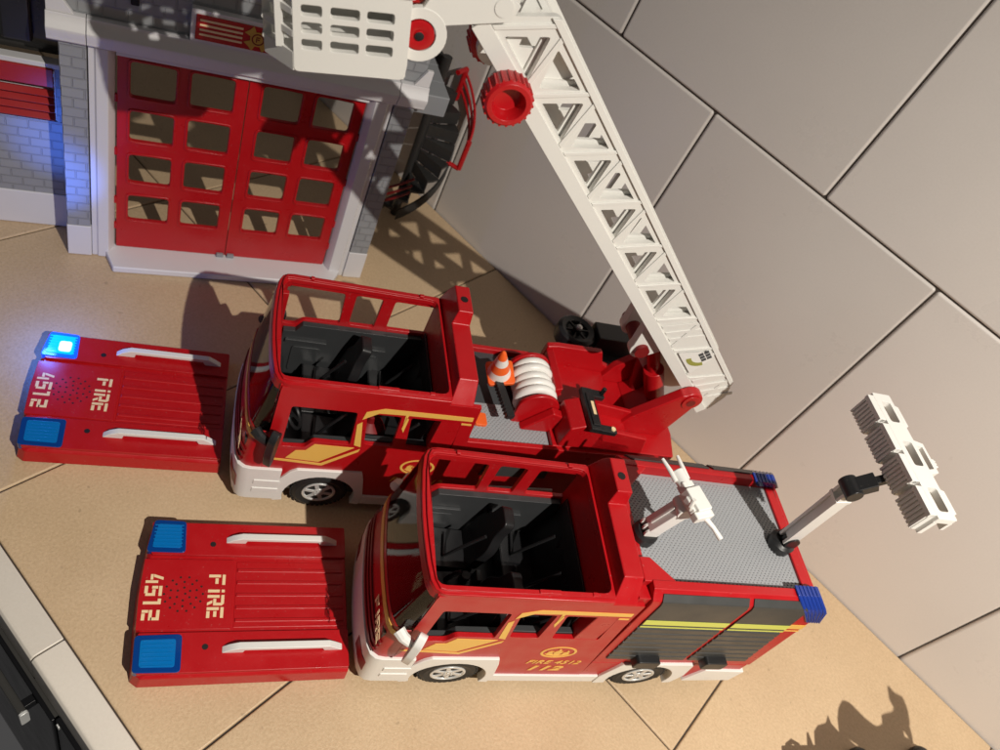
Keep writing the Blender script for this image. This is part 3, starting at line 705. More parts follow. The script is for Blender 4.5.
# water cannon
wc = MB().lathe([(1.0, 17.0), (1.0, 17.7), (.8, 18.0), (0, 18.0)], (9.8, 5.35, 0), 'z', 28).build('water_cannon', BLACK, FB)
mb = MB()
for y in (4.75, 5.25, 5.75): mb.prism(rp([(9.2, 17.9), (10.4, 17.9), (10.5, 18.6), (9.9, 18.95), (9.2, 18.6)], .3), 'y', y, y + .22)
mb.build('hinge', WHITE, wc, .04)
AV = Matrix.Translation((9.8, 5.35, 18.3)) @ Matrix.Rotation(math.radians(15), 4, 'Y')
mb = MB().box(-.5, .55, -.62, .62, .2, 3.3, AV); mb.box(-.62, -.5, -.12, .12, .6, 3.0, AV); mb.box(-.2, .75, -.15, .15, 2.0, 3.0, AV); mb.cyl((0, -.7, 3.3), (0, .7, 3.3), .62, n=20, M=AV)
mb.build('arm', WHITE, wc, .08)
# barrel axis from the far front to the rear handle
CA = Matrix.Translation((10.75, 5.35, 22.6)) @ Matrix.Rotation(math.radians(107), 4, 'Z') @ Matrix.Scale(.85, 4)
mb = MB().box(-1.4, .8, -.75, .75, -.55, .75, CA)
mb.box(.3, 1.5, -.55, .55, -.5, .5, CA); mb.cyl((.9, 0, 0), (2.7, 0, 0), .55, .62, 20, CA)
mb.box(-1.9, -1.2, -.95, .95, -.45, .35, CA); mb.box(-1.2, .2, .75, .98, -.2, .5, CA); mb.box(-1.1, .1, -.98, -.75, -.2, .5, CA)
mb.build('barrel', WHITE, wc, .1)
MB().cyl((2.4, 0, 0), (2.74, 0, 0), .42, n=20, M=CA).build('muzzle', SLAB, wc)
mb = MB()
for y in (-.68, .68): mb.tube([(1.8, y, 0), (2.8, y * 1.05, .1), (4.0, y * 1.25, .15)], [.2, .2, .14], 10, M=CA)
mb.build('prong', WHITE, wc)
MB().tube([(-1.6, -.3, -.2), (-2.6, -.9, -.5), (-3.6, -1.15, -.7)], [.25, .2, .24], 10, M=CA).build('grip', WHITE, wc)
MB().tube([(-.8, .95, .1), (-.8, 1.3, .7), (-.6, 1.3, 1.4)], .2, 8, M=CA).build('lever', WHITE, wc)
# light mast
lm = MB().lathe([(1.0, 17.0), (1.05, 17.8), (.8, 18.05), (0, 18.05)], (22.5, 5.5, 0), 'z', 28).build('light_mast', BLACK, FB)
mb = MB()
for y in (4.9, 5.45, 6.0): mb.prism(rp([(22.0, 17.95), (23.2, 17.95), (23.1, 18.9), (22.5, 19.3), (22.0, 18.9)], .3), 'y', y - .12, y + .12)
mb.build('hinge', BLACK, lm, .04)
AM = Matrix.Translation((22.5, 5.5, 18.2)) @ Matrix.Rotation(math.radians(-11.5), 4, 'Y') @ Matrix.Rotation(math.radians(5.5), 4, 'X')
mb = MB()
mb.plate(rp([(-.55, 0), (.55, 0), (.55, 9.0), (.2, 9.7), (-.2, 9.7), (-.55, 9.0)], .3), [], 'y', -.5, -.28, AM)
mb.plate(rp([(-.55, 0), (.55, 0), (.55, 9.0), (.2, 9.7), (-.2, 9.7), (-.55, 9.0)], .3), [], 'y', .28, .5, AM)
mb.box(-.35, .35, -.3, .3, .7, 7.6, AM); mb.box(-.6, .6, -.55, .55, 7.7, 8.0, AM)
mb.build('mast_arm', WHITE, lm, .06)
J = AM @ Vector((0, 0, 9.2))
LK = Matrix.Translation(J) @ Matrix.Rotation(math.radians(48), 4, 'Y')
mb = MB().cyl((0, -.75, 0), (0, .75, 0), .62, n=22, M=LK); mb.box(-.45, .45, -.55, .55, .2, 1.7, LK); mb.box(-.28, .28, -.28, .28, 1.5, 4.2, LK)
mb.build('mast_link', BLACK, lm, .06)
HB = LK @ Vector((0, 0, 3.9))
HM = Matrix.Translation((HB.x - .75, HB.y + .9, HB.z + .1))
hd = MB()
hd.plate(rect(-.3, -5.1, 1.35, 5.1, .12), [rect(.15, -4.5, 1.0, -2.7, .2), rect(.15, -1.0, 1.0, 1.0, .2), rect(.15, 2.6, 1.0, 4.4, .2)], 'z', .45, .95, HM)
hd.box(-.3, .1, -5.1, 5.1, -.95, .5, HM)
hd.box(1.05, 1.35, -5.1, 5.1, -.3, .5, HM)
for y0, y1, x1 in ((-4.7, -2.4, 2.0), (-1.5, 1.5, 2.5), (2.3, 4.6, 2.0)):
    hd.plate([(1.3, y0), (x1, y0 + .3), (x1, y1 - .3), (1.3, y1)], [[(1.5, y0 + .45), (1.5, y1 - .45), (x1 - .25, y1 - .6), (x1 - .25, y0 + .6)]], 'z', -.1, .7, HM)
hd.box(2.4, 3.0, -.6, .1, -.2, .5, HM)
for j in range(3): hd.box(2.98, 3.1, -.55 + j * .22, -.43 + j * .22, -.2, .5, HM)
hd.build('lamp_frame', WHITE, lm, .06)
for k in range(4):
    y = 3.75 - k * 2.5
    fl_ = MB().box(-.72, -.28, y - 1.08, y + 1.08, -.95, .93, HM)
    for j in range(7):
        yy = y - 1.02 + j * .31
        fl_.box(-.84, -.72, yy, yy + .19, -.95, .6, HM)
    fl_.box(-.86, -.3, y - 1.08, y + 1.08, .6, .95, HM)
    fl_.build('floodlight', WHITE, lm, .03)

# ------------------------------------------------------------ ladder truck (far truck)
FA = thing('ladder_truck', (-19.72, 30.31, 0), 52.3, 'red toy ladder truck with raised white ladder and hose reel, beside the station', 'toy fire truck')
cab(FA); wheels(FA, (-1.0, 16.35))
for far in (0, 1):
    ya, yb = (.02, .5) if not far else (W - .5, W - .02)
    MB().prism([(8.6, 2.2), (29.5, 2.2), (29.3, 11.9), (8.6, 11.9)], 'y', ya, yb).build('body_side', RED, FA, .08)
    fa, fb = (-.22, .0) if not far else (W, W + .22)
    fen = [(12.4, 1.15), (12.35, 2.7), (13.2, 5.6), (20.0, 5.75), (20.5, 3.2), (20.1, 1.5), (19.4, 1.3)] + arc(16.35, 2.2, 3.0, -15, 198, 18)
    MB().prism(fen, 'y', fa, fb).build('fender', WHITE, FA, .07)
    MB().box(2.72, 12.3, fa, fb, 1.35, 2.6).build('skirt', WHITE, FA, .06)
    MB().prism([(12.0, 7.2), (18.4, 7.4), (18.2, 10.4), (12.2, 10.4)], 'y', *((-.1, .0) if not far else (W, W + .1))).build('locker_door', SHUT, FA, .05)
MB().box(29.0, 29.5, .5, W - .5, 2.2, 11.9).build('rear_wall', RED, FA, .06)
MB().box(8.6, 29.0, .5, W - .5, 10.8, 11.35).build('deck', DKPRINT, FA)
tread_bumps(MB().box(9.2, 17.2, .55, 4.6, 11.35, 11.5), 9.3, 17.1, .6, 4.5, 11.5).build('tread_plate', TREAD, FA)
MB().box(9.0, 11.0, 9.4, 10.6, 11.35, 12.2).build('deck_box', SWHITE, FA, .1)
# hose reel
hr = MB().lathe([(.5, 3.3), (.5, 8.2)], (15.7, 0, 13.3), 'y', 20).build('hose_reel', RED, FA)
mb = MB()
pth = [(15.7 + (1.5 + .1 * math.sin(t * .37)) * math.cos(t), 3.85 + .125 * t + .12 * math.sin(t + 1), 13.4 + (1.5 + .1 * math.sin(t * .37)) * math.sin(t)) for t in [i * .2 for i in range(int(4.6 * 2 * math.pi / .2))]]
mb.tube(pth, .42, 12); mb.build('hose', WHITE, hr)
for y0, y1 in ((2.95, 3.35), (7.6, 8.0)):
    MB().prism(arc(15.7, 13.3, 2.0, 20, 160, 12) + [(13.9, 11.4), (17.6, 11.4)], 'y', y0, y1).build('reel_flange', RED, hr, .1)
MB().prism([(14.6, 11.5), (18.2, 11.5), (18.6, 13.6), (16.8, 14.2)], 'y', 2.1, 2.92).build('reel_cheek', RED, hr, .15)
# turret
SH = Matrix.Translation((-1.2, -.85, 0))
tr = MB().prism([(17.3, .4), (29.8, .4), (30.4, 3), (30.4, 9), (28.4, W - .3), (17.3, W - .3)], 'z', 11.36, 12.0).build('turret', RED, FA, .12)
mb = MB(); mb.M = Matrix.Translation((-1.1, 0, 0))
mb.prism([(18.4, 12.0), (18.4, 15.0), (19.4, 15.2), (24.0, 15.2), (24.8, 13.6), (26.5, 13.0), (26.5, 12.0)], 'y', 9.2, 9.8)
mb.prism([(18.4, 12.0), (18.4, 14.6), (19.0, 14.9), (19.0, 12.0)], 'y', 4.5, 9.2)
mb.prism([(19.0, 12.0), (25.2, 12.0), (25.2, 12.6), (19.0, 13.0)], 'y', 4.5, 9.2)
mb.build('turret_tub', RED, tr, .12)
MB().prism([(18.9, 12), (19.0, 14.6), (20.2, 15.2), (22.2, 15.0), (22.8, 13.6), (25.6, 13.2), (26.4, 12.0)], 'y', 1.2, 4.45, SH).build('turret_pod', RED, tr, .18)
MB().prism([(22.0, 12), (22.0, 15.0), (26.8, 14.2), (27.4, 12)], 'y', 1.2, 1.7, SH).build('pod_wall', RED, tr, .12)
MB().prism([(22.0, 12), (22.0, 15.0), (26.8, 14.2), (27.4, 12)], 'y', 4.0, 4.45, SH).build('pod_wall', RED, tr, .12)
cp = MB().box(-1.3, 1.3, -2.2, 2.2, 0, .5, Matrix.Translation((19.8, 2.05, 15.2)) @ Matrix.Rotation(math.radians(6), 4, 'Y'))
cp.M = Matrix.Translation((19.8, 2.05, 15.2)) @ Matrix.Rotation(math.radians(6), 4, 'Y')
cp.v = cp.v[:0]; cp.f = []
cp.box(-.75, .35, -2.3, 2.2, 0, .55); cp.box(.3, 1.6, 1.4, 2.2, 0, .5); cp.box(.3, 1.9, -2.3, -1.6, 0, .5); cp.box(-.55, .2, -1.9, 1.5, .55, .7)
cp.tube([(1.3, 1.8, .5), (1.3, 1.9, 1.2)], .22, 10)
cpo = cp.build('control_panel', BLACK, tr, .08)
mb = MB(); mb.M = cp.M
mb.cyl((1.5, -1.95, .5), (1.5, -1.95, .62), .22, n=14); mb.box(-.3, 0, -.8, .6, .7, .73)
mb.build('button', CREAM, cpo)
# pivot bracket arms
for y0, y1 in ((2.7, 3.7), (8.6, 9.4)):
    lug = MB().prism([(23.8, 12.0), (24.6, 14.2), (28.0, 18.0)] + arc(29.1, 17.3, 1.15, 140, -50, 12) + [(29.1, 13.0), (28.9, 12.0)], 'y', y0, y1).build('pivot_arm', RED, tr, .15)
    yy = y0 if y0 < 5 else y1
    MB().lathe([(.85, -.12), (.85, .0)], (29.1, yy, 17.3), 'y', 24).build('pivot_ring', RED, lug, .05)
    MB().lathe([(.42, -.16), (.42, .02)], (29.1, yy, 17.3), 'y', 20).build('pivot_hole', DRED, lug)
MB().prism([(26.0, 12.0), (27.6, 13.6), (28.6, 13.6), (28.6, 12.0)], 'y', 3.7, 8.6).build('bracket_plate', RED, tr, .1)
# lifting cylinder
MB().tube([(29.2, 6.3, 12.6), (26.4, 6.3, 17.2)], .95, 24).build('lift_cylinder', RED, tr, .1)
MB().tube([(26.6, 6.3, 16.9), (24.0, 6.3, 21.2)], .6, 20).build('lift_rod', RED, tr)
MB().tube([(27.6, 7.8, 12.3), (24.6, 7.8, 21.5)], .75, 16).build('lift_strut', DRED, tr)
# black drum and box on the far side
dr = MB().lathe([(.8, 12.0), (1.9, 12.2), (2.0, 12.6), (2.0, 13.6), (1.7, 13.9), (1.2, 13.7), (1.1, 13.3), (.5, 13.3), (.45, 14.0), (0, 14.1)], (21.9, 13.3, 0), 'z', 36).build('equipment_drum', BLACK, FA, .06)
mb = MB()
for k in range(6): mb.box(.2, 1.75, -.08, .08, 13.55, 13.75, Matrix.Translation((21.9, 13.3, 0)) @ Matrix.Rotation(k * math.pi / 3, 4, 'Z'))
mb.build('spoke', BLACK, dr, .03)
MB().lathe([(.28, 14.0), (.3, 14.25), (.15, 14.4), (0, 14.4)], (21.9, 13.2, 0), 'z', 16).build('drum_knob', CHROME, dr)
MB().box(23.9, 28.6, 12.1, 14.4, 11.6, 14.2).build('equipment_box', BLACK, FA, .15)
MB().box(19.0, 28.6, W - .1, 12.4, 10.8, 12.0).build('outrigger_arm', BLACK, FA, .1)
MB().lathe([(.7, 0), (.75, .5), (.6, 1.0), (0, 1.1)], (19.2, 10.9, 11.9), 'z', 18).build('red_cap', RED, FA)
# clip bar and orange marker at the reel
M = Matrix.Translation((12.6, 3.6, 13.6)) @ Matrix.Rotation(math.radians(8), 4, 'Z')
mb = MB().box(-.35, .35, -1.9, 1.9, -.25, .25, M)
for j in range(10): mb.box(-.42, -.3, -1.8 + j * .36, -1.62 + j * .36, -.3, .3, M)
mb.build('clip_bar', BLACK, FA, .03)
MB().prism(rect(10.4, 2.0, 11.5, 3.3, .2), 'z', 11.52, 11.85).build('orange_marker', ORANGE, FA, .1)
# ladder -------------------------------------------------------------
LM = Matrix.Translation((32.0, 0, 17.0)) @ Matrix.Rotation(math.radians(-(180 - 41.0)), 4, 'Y')
# LM: local x = along the ladder, z reversed to keep +across upward
LM = Matrix(((-.7547, 0, .656, 32.0), (0, 1, 0, 0), (.656, 0, .7547, 17.0), (0, 0, 0, 1)))
lad = MB(); lad.M = LM
BARS = [41.35, 36.7, 32.05, 27.4, 22.75, 18.1]
def truss(bs):
    hs = []
    for b in bs:
        hs.append(rp([(b - .72, -.64), (b - 2.1, 1.5), (b - 3.7, -.7)], .16, 2))
        hs.append(rp([(b - 2.95, 1.55), (b - 5.9, 1.64), (b - 4.42, -.35)], .16, 2))
    return hs
for y0, y1, nm in ((4.0, 4.42, 'near'), (7.98, 8.4, 'far')):
    side = MB(); side.M = LM
    outl = [(-1.6, -1.9), (42.0, -1.9), (42.4, -1.4), (40.0, 2.4), (1.0, 2.4), (-1.0, 1.2), (-1.8, -.6)]
    side.plate(rp(outl, .3), truss(BARS), 'y', y0, y1)
    so = side.build('ladder_side', LWHITE, FA, .06)
    mb = MB(); mb.M = LM
    yo = (y0 - .16, y0) if nm == 'near' else (y1, y1 + .16)
    mb.prism([(.5, 1.98), (40.2, 1.98), (39.9, 2.38), (1.0, 2.38)], 'y', *yo); mb.box(-1.5, 42.0, yo[0], yo[1], -1.88, -.92)
    for b in BARS + [13.45, 8.8, 4.15]:
        mb.prism([(b - .1, -.9), (b + .2, -.9), (b - 1.5, 1.97), (b - 1.8, 1.97)], 'y', yo[0] + .04, yo[1])
        mb.prism([(b - 4.1, -.9), (b - 3.75, -.9), (b - 2.35, 1.97), (b - 2.7, 1.97)], 'y', yo[0] + .07, yo[1])
    for i in range(4):
        x = -.6 + i * 1.05
        mb.prism([(x + .7, -.8), (x + 1.25, -.8), (x + .1, 1.9), (x - .3, 1.9)], 'y', yo[0] + .06, yo[1])
    for i in range(4):
        x = 9.6 + i * .95
        mb.prism([(x + .7, -.8), (x + 1.1, -.8), (x - .3, 1.9), (x - .7, 1.9)], 'y', yo[0] + .09, yo[1])
    mb.build('side_rib', LWHITE, so, .05)
    if nm == 'near':
        sx = 6.6
        k_ = lambda pts: [(sx + p[0], .55 + p[1]) for p in pts]
        MB_ = MB(); MB_.M = LM; MB_.prism(rp(k_([(-1.5, -1.2), (1.9, -1.2), (.3, 1.3), (-.6, 1.3)]), .15), 'y', y0 - .2, y0 - .165); st_ = MB_.build('sticker', WHITE, so)
        MB_ = MB(); MB_.M = LM
        for q in range(3):
            for r_ in range(2): MB_.prism(k_(rect(-.55 + q * .42, .2 + r_ * .5, -.2 + q * .42, .62 + r_ * .5)), 'y', y0 - .215, y0 - .205)
        MB_.build('sticker_panel', DKPRINT, st_)
        MB_ = MB(); MB_.M = LM; MB_.prism([(sx + p[0], .55 + p[1]) for p in arc(.25, .35, 1.3, 190, 290, 10) + arc(.25, .35, .85, 290, 190, 10)], 'y', y0 - .215, y0 - .205)
        MB_.build('sticker_hose', OLIVE, st_)
mb = MB(); mb.M = LM
for i in range(17):
    x = 1.2 + i * 2.35
    if x < 40.8: mb.prism(rect(x, -1.55, x + .4, -1.2, .1), 'y', 4.3, 8.1)
mb.build('rungs', LWHITE, FA, .04)
mb = MB(); mb.M = LM
mb.box(-1.0, 8.0, 4.3, 8.1, -1.9, -1.62)
mb.build('ladder_floor', LWHITE, FA, .05)
# inner section pulled out past the tip
inn = MB(); inn.M = LM
for y0, y1 in ((4.75, 5.05), (7.35, 7.65)):
    inn.plate(rp([(36.0, -1.2), (52, -1.2), (52, 2.0), (36.0, 2.0)], .3), truss([43.7 + 4.65, 43.7]), 'y', y0, y1)
    inn.box(40.5, 52, y0 - .12, y0, 1.7, 2.0); inn.box(42.0, 52, y0 - .12, y0, -1.2, -.9)
for i in range(6): inn.prism(rect(40.3 + i * 2.1, -.6, 40.7 + i * 2.1, -.2, .1), 'y', 4.9, 7.5)
inn.build('inner_ladder', LWHITE, FA, .04)
for y0 in (4.55, 7.6):
    nr = MB(); nr.M = LM
    nr.plate(rp([(10, -1.3), (40.6, -1.3), (40.0, 1.95), (10, 1.95)], .3), truss([b + .3 for b in BARS]), 'y', y0, y0 + .25)
    nr.build('inner_rail', LWHITE, FA, .04)
# underside cheek and clevis
mb = MB(); mb.M = LM
mb.prism(rp([(-1.2, -1.8), (9.5, -1.8), (8.2, -4.2), (1.5, -4.6), (-.4, -3.2)], .4), 'y', 6.9, 7.3)
mb.build('base_cheek', LWHITE, FA, .08)
for y in (4.6, 7.3):
    mb = MB(); mb.M = LM
    mb.prism([(12.6, -1.9), (8.6, -1.9)] + arc(9.9, -3.3, 1.0, 190, 340, 10), 'y', y, y + .9)
    mb.build('clevis', LWHITE, FA, .08)
mb = MB(); mb.M = LM
mb.cyl((10.0, 4.2, -3.3), (10.0, 8.6, -3.3), .65, n=20); mb.build('clevis_pin', DRED, FA)
# clamp knobs near the tip
for yk, sg_ in ((4.0, -1), (8.4, 1)):
    mb = MB(); mb.M = LM
    c = (38.0, yk, -2.0)
    pr_ = [(1.05, 0), (1.3, .12), (1.35, .3), (1.35, 1.35), (1.22, 1.5), (.95, 1.5), (.85, 1.3), (.75, .7), (.0, .6)]
    mb.lathe([(r, sg_ * (h + .25)) for r, h in pr_], c, 'y', 40)
    for k in range(22):
        a = k * 2 * math.pi / 22
        mb.cyl((c[0] + 1.36 * math.cos(a), yk + sg_ * .55, c[2] + 1.36 * math.sin(a)), (c[0] + 1.36 * math.cos(a), yk + sg_ * 1.6, c[2] + 1.36 * math.sin(a)), .09, n=6)
    kb = mb.build('clamp_knob', RED, FA, .02)
    mb = MB(); mb.M = LM; mb.cyl((c[0], yk - sg_ * .3, c[2]), (c[0], yk + sg_ * .3, c[2]), 1.0, n=24); mb.build('knob_washer', LWHITE, kb)
# rescue basket on its bracket
BT = Matrix.Translation((-4.3, 0, 43.05)) @ Matrix.Rotation(math.radians(-11), 4, 'Y')
bk = MB(); bk.M = BT
hol = [rect(x0, z0, x1, z0 + .55, .15) for x0, x1 in ((-5.2, -4.2), (-3.8, -2.4), (-2.05, -.7)) for z0 in (-2.1, -1.25, -.4)]
for y0, y1 in ((3.0, 3.4), (8.6, 9.0)):
    bk.plate(rp([(-5.6, -3.3), (-.05, -3.3), (.1, -2.6), (.1, 1.0), (-5.6, 1.0)], .25), hol, 'y', y0, y1)
bk.box(-7.1, -6.7, 4.7, 7.3, -3.3, 1.0); bk.box(-.35, .08, 3.3, 8.7, -3.3, 1.0)
bk.prism([(-5.6, 3.05), (0, 3.05), (0, 8.95), (-5.6, 8.95), (-7.0, 7.4), (-7.0, 4.6)], 'z', -3.28, -3.0)
for pq in ([(-5.62, 3.02), (-7.08, 4.62), (-6.75, 4.85), (-5.4, 3.4)], [(-5.62, 8.98), (-7.08, 7.38), (-6.75, 7.15), (-5.4, 8.6)]):
    bk.prism(pq, 'z', -3.3, -2.3); bk.prism(pq, 'z', -1.55, -1.2); bk.prism(pq, 'z', -.45, -.1); bk.prism(pq, 'z', .4, 1.0)
    c0 = ((pq[0][0] + pq[1][0]) / 2 + .08, (pq[0][1] + pq[1][1]) / 2); bk.box(c0[0] - .2, c0[0] + .2, c0[1] - .2, c0[1] + .2, -2.4, .5)
bo = bk.build('basket', LWHITE, FA, .12, seg=3)
mb = MB(); mb.M = BT
mb.plate(rp([(-5.7, 2.85), (.25, 2.85), (.25, 9.15), (-5.7, 9.15), (-7.2, 7.5), (-7.2, 4.5)], .2), [rp([(-5.4, 3.5), (-.4, 3.5), (-.4, 8.5), (-5.4, 8.5), (-6.5, 7.2), (-6.5, 4.8)], .2)], 'z', 1.0, 1.5)
for y in (3.2, 8.8):
    for x in (-5.8, -4.0, -2.0, -.1): mb.tube([(x, y, 1.4), (x, y, 4.2)], .2, 8)
    mb.tube([(-5.9, y, 4.2), (0, y, 4.2)], .25, 8)
for z in (-2.4, -1.4, -.4): mb.tube([(-7.0, 4.6, z), (-7.0, 7.4, z)], .16, 8)
mb.build('basket_rail', LWHITE, bo, .08)
for y0, y1 in ((3.42, 3.8), (8.2, 8.58)):
    mb = MB()
    mb.plate(circ(-3.5, 42.2, 1.42, 32), [circ(-3.5, 42.2, .85, 24)], 'y', y0, y1)
    mb.prism([(-3.7, 43.55), (-2.5, 43.0), (.8, 44.2), (1.0, 45.1), (0, 45.7), (-3.3, 44.7)], 'y', y0 + .03, y1 - .03)
    br_ = mb.build('basket_bracket', LWHITE, bo, .08)
    mb = MB().lathe([(.0, y0 - .12), (.2, y0 - .12), (.25, y0 - .02), (.5, y0 - .08), (.78, y0 - .02), (.8, y1)], (-3.5, 0, 42.2), 'y', 28)
    mb.build('bracket_bolt', RED, br_)
    MB().lathe([(.24, y0 - .13), (.2, y0 - .15), (0, y0 - .15)], (-3.5, 0, 42.2), 'y', 16).build('bolt_hole', HOLE, br_)
mb = MB(); mb.cyl((.2, 3.4, 44.8), (.2, 8.6, 44.8), .5, n=18); mb.build('bracket_axle', LWHITE, bo)

# ------------------------------------------------------------ lifted-off roofs
def roof(loc, yaw, label, lit):
    r = thing('truck_roof', loc, yaw, label, 'toy truck roof', 'lift-off truck roofs')
    L, Wd, H = 15.3, 12.4, 1.8
    slab_ = [(0.6, 0), (L, 0), (L, Wd), (.6, Wd), (.15, Wd - .4), (-.15, Wd * .7), (-.22, Wd / 2), (-.15, Wd * .3), (.1, .4)]
    base = MB()
    lo_ = [(p[0] - .12, p[1], 0.02) for p in slab_]
    base.add([(p[0], p[1], .05) for p in slab_] + [(p[0] + .22 * (1 if p[0] < 1 else 0), Wd / 2 + (p[1] - Wd / 2) * .975, 1.35) for p in slab_] + [(p[0] + .5 * (1 if p[0] < 1 else 0), Wd / 2 + (p[1] - Wd / 2) * .94, 1.6) for p in slab_],
             [tuple(range(9)), tuple(range(26, 17, -1))] + [(k * 9 + i, k * 9 + (i + 1) % 9, (k + 1) * 9 + (i + 1) % 9, (k + 1) * 9 + i) for k in (0, 1) for i in range(9)])
    body = base.build('shell', RED, r, .1, 25)
    for y0, y1, ym in ((.35, 3.25, 0), (9.3, 12.05, 1)):
        q = rp([(3.3, y0), (L - .02, y0), (L - .02, y1), (3.0, y1), (2.9, (y0 + y1) / 2)], .2) if False else [(.5, y0), (L - .03, y0), (L - .03, y1), (.3, y1)]
        MB().prism(rp(q, .15), 'z', 1.5, 1.86).build('side_deck', RED, body, .1, seg=3)
    # centre panel with ribs
    MB().prism(rp([(.1, 3.5), (6.55, 3.5), (6.55, 9.0), (.1, 9.0), (0, 6.2)], .1), 'z', 1.5, 1.74).build('speaker_panel', RED, body, .06)
    mb = MB().box(6.7, L - .05, 3.6, 8.9, 1.5, 1.64)
    for j in range(5): mb.prism(rect(6.8, 4.0 + j * 1.0, L - .3, 4.3 + j * 1.0), 'z', 1.6, 1.74)
    mb.build('ribbed_panel', RED, body, .06)
    mb = MB()
    for rr, n in ((1.35, 14), (.95, 10), (.5, 6), (0.12, 1)):
        for k in range(n):
            a = 2 * math.pi * k / n + rr
            mb.cyl((3.05 + rr * math.cos(a), 6.2 + rr * math.sin(a), 1.74), (3.05 + rr * math.cos(a), 6.2 + rr * math.sin(a), 1.748), .085, n=8)
    mb.build('speaker_holes', HOLE, body)
    mb = MB()
    for y in (2.15, 10.25): mb.cyl((4.85, y, 1.8), (4.85, y, 1.872), .22, n=16)
    mb.build('peg_holes', HOLE, body)
    # letters read from the right: baseline runs along -y, letter tops towards +x
    tx = MB()
    for s_, x0, y0, h in (('FiRE', 4.75, 7.75, 1.2), ('4512', .35, 7.75, 1.2)):
        M = Matrix.Translation((x0, y0, 1.745)) @ Matrix.Rotation(math.radians(-90), 4, 'Z')
        text_mb(tx, s_, h, M, adv=1.2 if s_ == '4512' else 1.17, thick=.012, sx=.9 if s_ == '4512' else .96)
    tx.build('lettering', CREAM, body)
    for y, x0 in ((1.65, 6.0), (10.35, 5.8)):
        mb = MB()
        mb.prism([(x0, 1.84), (x0 + 1.5, 1.84), (x0 + 1.6, 2.25), (x0 + 7.2, 2.25), (x0 + 7.4, 1.84), (x0 + 8.8, 1.84), (x0 + 8.2, 2.3), (x0 + 7.7, 2.62), (x0 + 1.2, 2.62), (x0 + .5, 2.3)], 'y', y, y + .52)
        mb.build('grab_rail', WHITE, r, .06)
    for far, q in ((0, [(.22, .42), (3.35, .36), (3.25, 3.1), (.1, 3.05)]), (1, [(.1, 9.5), (2.9, 9.45), (2.75, 12.15), (.45, 12.2)])):
        on = lit and far
        top = rp([(Vector(p) * .92 + Vector((.13, .5 if not far else .85))) for p in q] if False else q, .3)
        MBq = MB(); MBq.prism(top, 'z', 1.2, 1.96)
        le = MBq.build('blue_light', LIT if on else BLUE, r, .12, seg=3)
        cx = sum(p[0] for p in q) / 4; cy = sum(p[1] for p in q) / 4
        q2 = rp([(cx + (p[0] - cx) * .74, cy + (p[1] - cy) * .74) for p in q], .2)
        MB().prism(q2, 'z', 1.94, 2.0).build('lens_panel', LITP if on else BLUE2, le, .02)
        mb = MB()
        for k in range(7): mb.box(cx - 1.05, cx + 1.05, cy - .95 + k * .3, cy - .85 + k * .3, 1.98, 2.03)
        mb.build('lens_ribs', LITP if on else BLUE2, le, .02)
        if on:
            MB().prism(rect(cx - .2, cy - .75, cx + .75, cy + .35, .25), 'z', 2.0, 2.05).build('glowing_bulb', LITC, le)
            for nm, ty, en, lc, rot in (('blue_beacon', 'SPOT', 1.5, (.6, cy + .3, 2.5), (64, 0, 62)), ('blue_glow', 'POINT', .14, (.2, cy + .6, 4.4), None)):
                bl = bpy.data.lights.new(nm, ty); bl.energy = en; bl.color = (.06, .2, 1.0); bl.shadow_soft_size = .006
                bo_ = bpy.data.objects.new(nm, bl); COL.objects.link(bo_); bo_.parent = r; bo_.location = Vector(lc) * SC
                if rot:
                    bl.spot_size = math.radians(34); bl.spot_blend = 1.0
                    dv = Vector((-1.5, 24.2 - cy - .3, 6.6)); bo_.rotation_euler = dv.to_track_quat('-Z', 'Y').to_euler()
    return r
def place(fr_loc, yaw, lx, ly):
    a = math.radians(yaw)
    return (fr_loc[0] + lx * math.cos(a) - ly * math.sin(a), fr_loc[1] + lx * math.sin(a) + ly * math.cos(a), 0)
roof(place((-1.185, 28.738), 50.2, -23.9, -.45), 53.0, 'red toy truck roof with two unlit blue lights, lying before the nearer fire engine', False)
roof(place((-19.72, 30.31), 52.3, -24.4, 2.6), 52.7, 'red toy truck roof with one blue light glowing, lying before the ladder truck', True)

# ------------------------------------------------------------ traffic cone on the ladder truck's deck
a = math.radians(52.3)
cl = place((-19.72, 30.31), 52.3, 12.45, 6.3)
cn = thing('traffic_cone', (cl[0], cl[1], 13.75), 52.3, 'small orange and white traffic cone leaning by the hose reel', 'toy traffic cone')
CT = Matrix.Scale(1.02, 4) @ Matrix.Rotation(math.radians(-16), 4, 'Y') @ Matrix.Rotation(math.radians(10), 4, 'X')
mb = MB(); mb.M = CT
mb.prism(rect(-1.05, -1.15, 1.3, 1.15, .3), 'z', -.15, .2); mb.build('base', ORANGE, cn, .08)
hs = [(0.2, 1.02), (1.0, .82), (1.9, .6), (2.7, .42), (3.5, .22), (3.65, .1)]
for i, m_ in enumerate((WHITE, ORANGE, WHITE, ORANGE)):
    mb = MB(); mb.M = CT
    (z0, r0), (z1, r1) = hs[i], hs[i + 1]
    pr_ = [(r0, z0), (r1, z1)]
    if i == 3: pr_ = [(r0, z0), (.22, 3.5), (.1, 3.65), (0, 3.68)]
    mb.lathe(pr_, (0, 0, 0), 'z', 28); mb.build('cone_band', m_, cn)

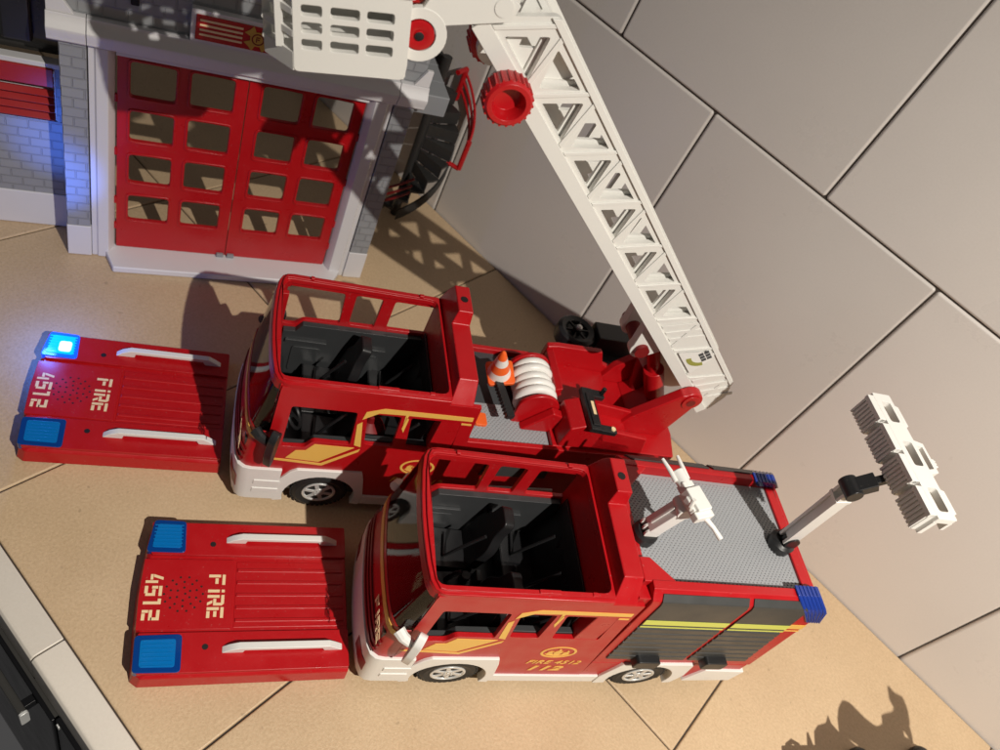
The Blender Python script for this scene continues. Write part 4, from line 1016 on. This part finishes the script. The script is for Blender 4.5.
# ------------------------------------------------------------ unseen dark toy: cutouts shaped to cast the shadow at bottom right
fg = thing('shadow_caster', (36, 53, 0), 30.4, 'unseen black cutouts shaped to throw a spiky figure shadow, on a dark stand at the bottom right edge', 'toy figure')
mb = MB()
for x, y, r_ in ((-4.5, 4.75, 1.3), (2.8, 7.2, 1.4)): mb.lathe([(r_, 0), (r_, .7), (r_ * .8, 1.0), (0, 1.1)], (x, y, 0), 'z', 24)
mb.box(-4.6, 3.0, -1, 4.0, 0, .6); mb.box(1.6, 3.4, 0, 6.4, 0, .6); mb.box(-2.2, -.8, -.8, .8, 0, 12.5)
mb.build('stand', BLACK, fg, .15)
sil = [(-3.6, 11.0), (-3.6, 12.9), (-4.8, 13.4), (-5.2, 12.2), (-5.4, 13.5), (-5.7, 14.0), (-5.4, 15.9), (-4.8, 17.5), (-4.1, 17.5), (-2.7, 16.0), (-1.7, 15.4), (-1.0, 16.2), (-1.0, 17.6), (.3, 18.9), (.6, 20.6), (0, 22.2), (.2, 22.6), (.7, 21.8), (1.5, 21.8), (1.9, 20.0), (1.7, 18.9), (2.0, 16.4), (1.8, 11.0)]  # flat outline shaped after the shadow it has to cast
MB().plate(rp(sil, .3, 2), [rp([(.95, 18.4), (1.5, 17.6), (1.75, 15.6), (1.2, 15.6)], .2), rp([(-4.7, 12.9), (-3.9, 12.5), (-3.9, 11.6), (-4.6, 11.9)], .2)] if False else [rp([(.95, 18.4), (1.5, 17.6), (1.7, 15.6), (1.2, 15.6)], .2)], 'y', -.5, .5).build('body', BLACK, fg, .15)
MB().prism(rp([(-8.6, 8.1), (-8.4, 10.6), (-7.9, 11.8), (-7.0, 12.7), (-6.6, 14.2), (-6.4, 13.0), (-5.8, 12.2), (-4.1, 11.0), (-4.1, 9.5)], .15, 2), 'y', -.5, .5).build('pack_cutout', BLACK, fg, .1)
MB().tube([(-11.6, 0, 6.1), (-11.5, 0, 7.4), (-10.9, 0, 8.4), (-10.3, 0, 8.2), (-9.9, 0, 7.0)], .2, 8).build('handle', BLACK, fg)
MB().prism([(-12.2, 5.2), (-12.2, 6.3), (-8.6, 8.6), (-4.2, 11.2), (1.8, 14.6), (2.0, 12.5), (-4, 8.5)], 'y', -.4, .4).build('platform_cutout', BLACK, fg, .1)
MB().prism([(-9.5, 7.0), (-9.2, 10.3), (-9.0, 10.5), (-8.6, 8.0)], 'y', -.3, .3).build('spike_cutout', BLACK, fg, .05)
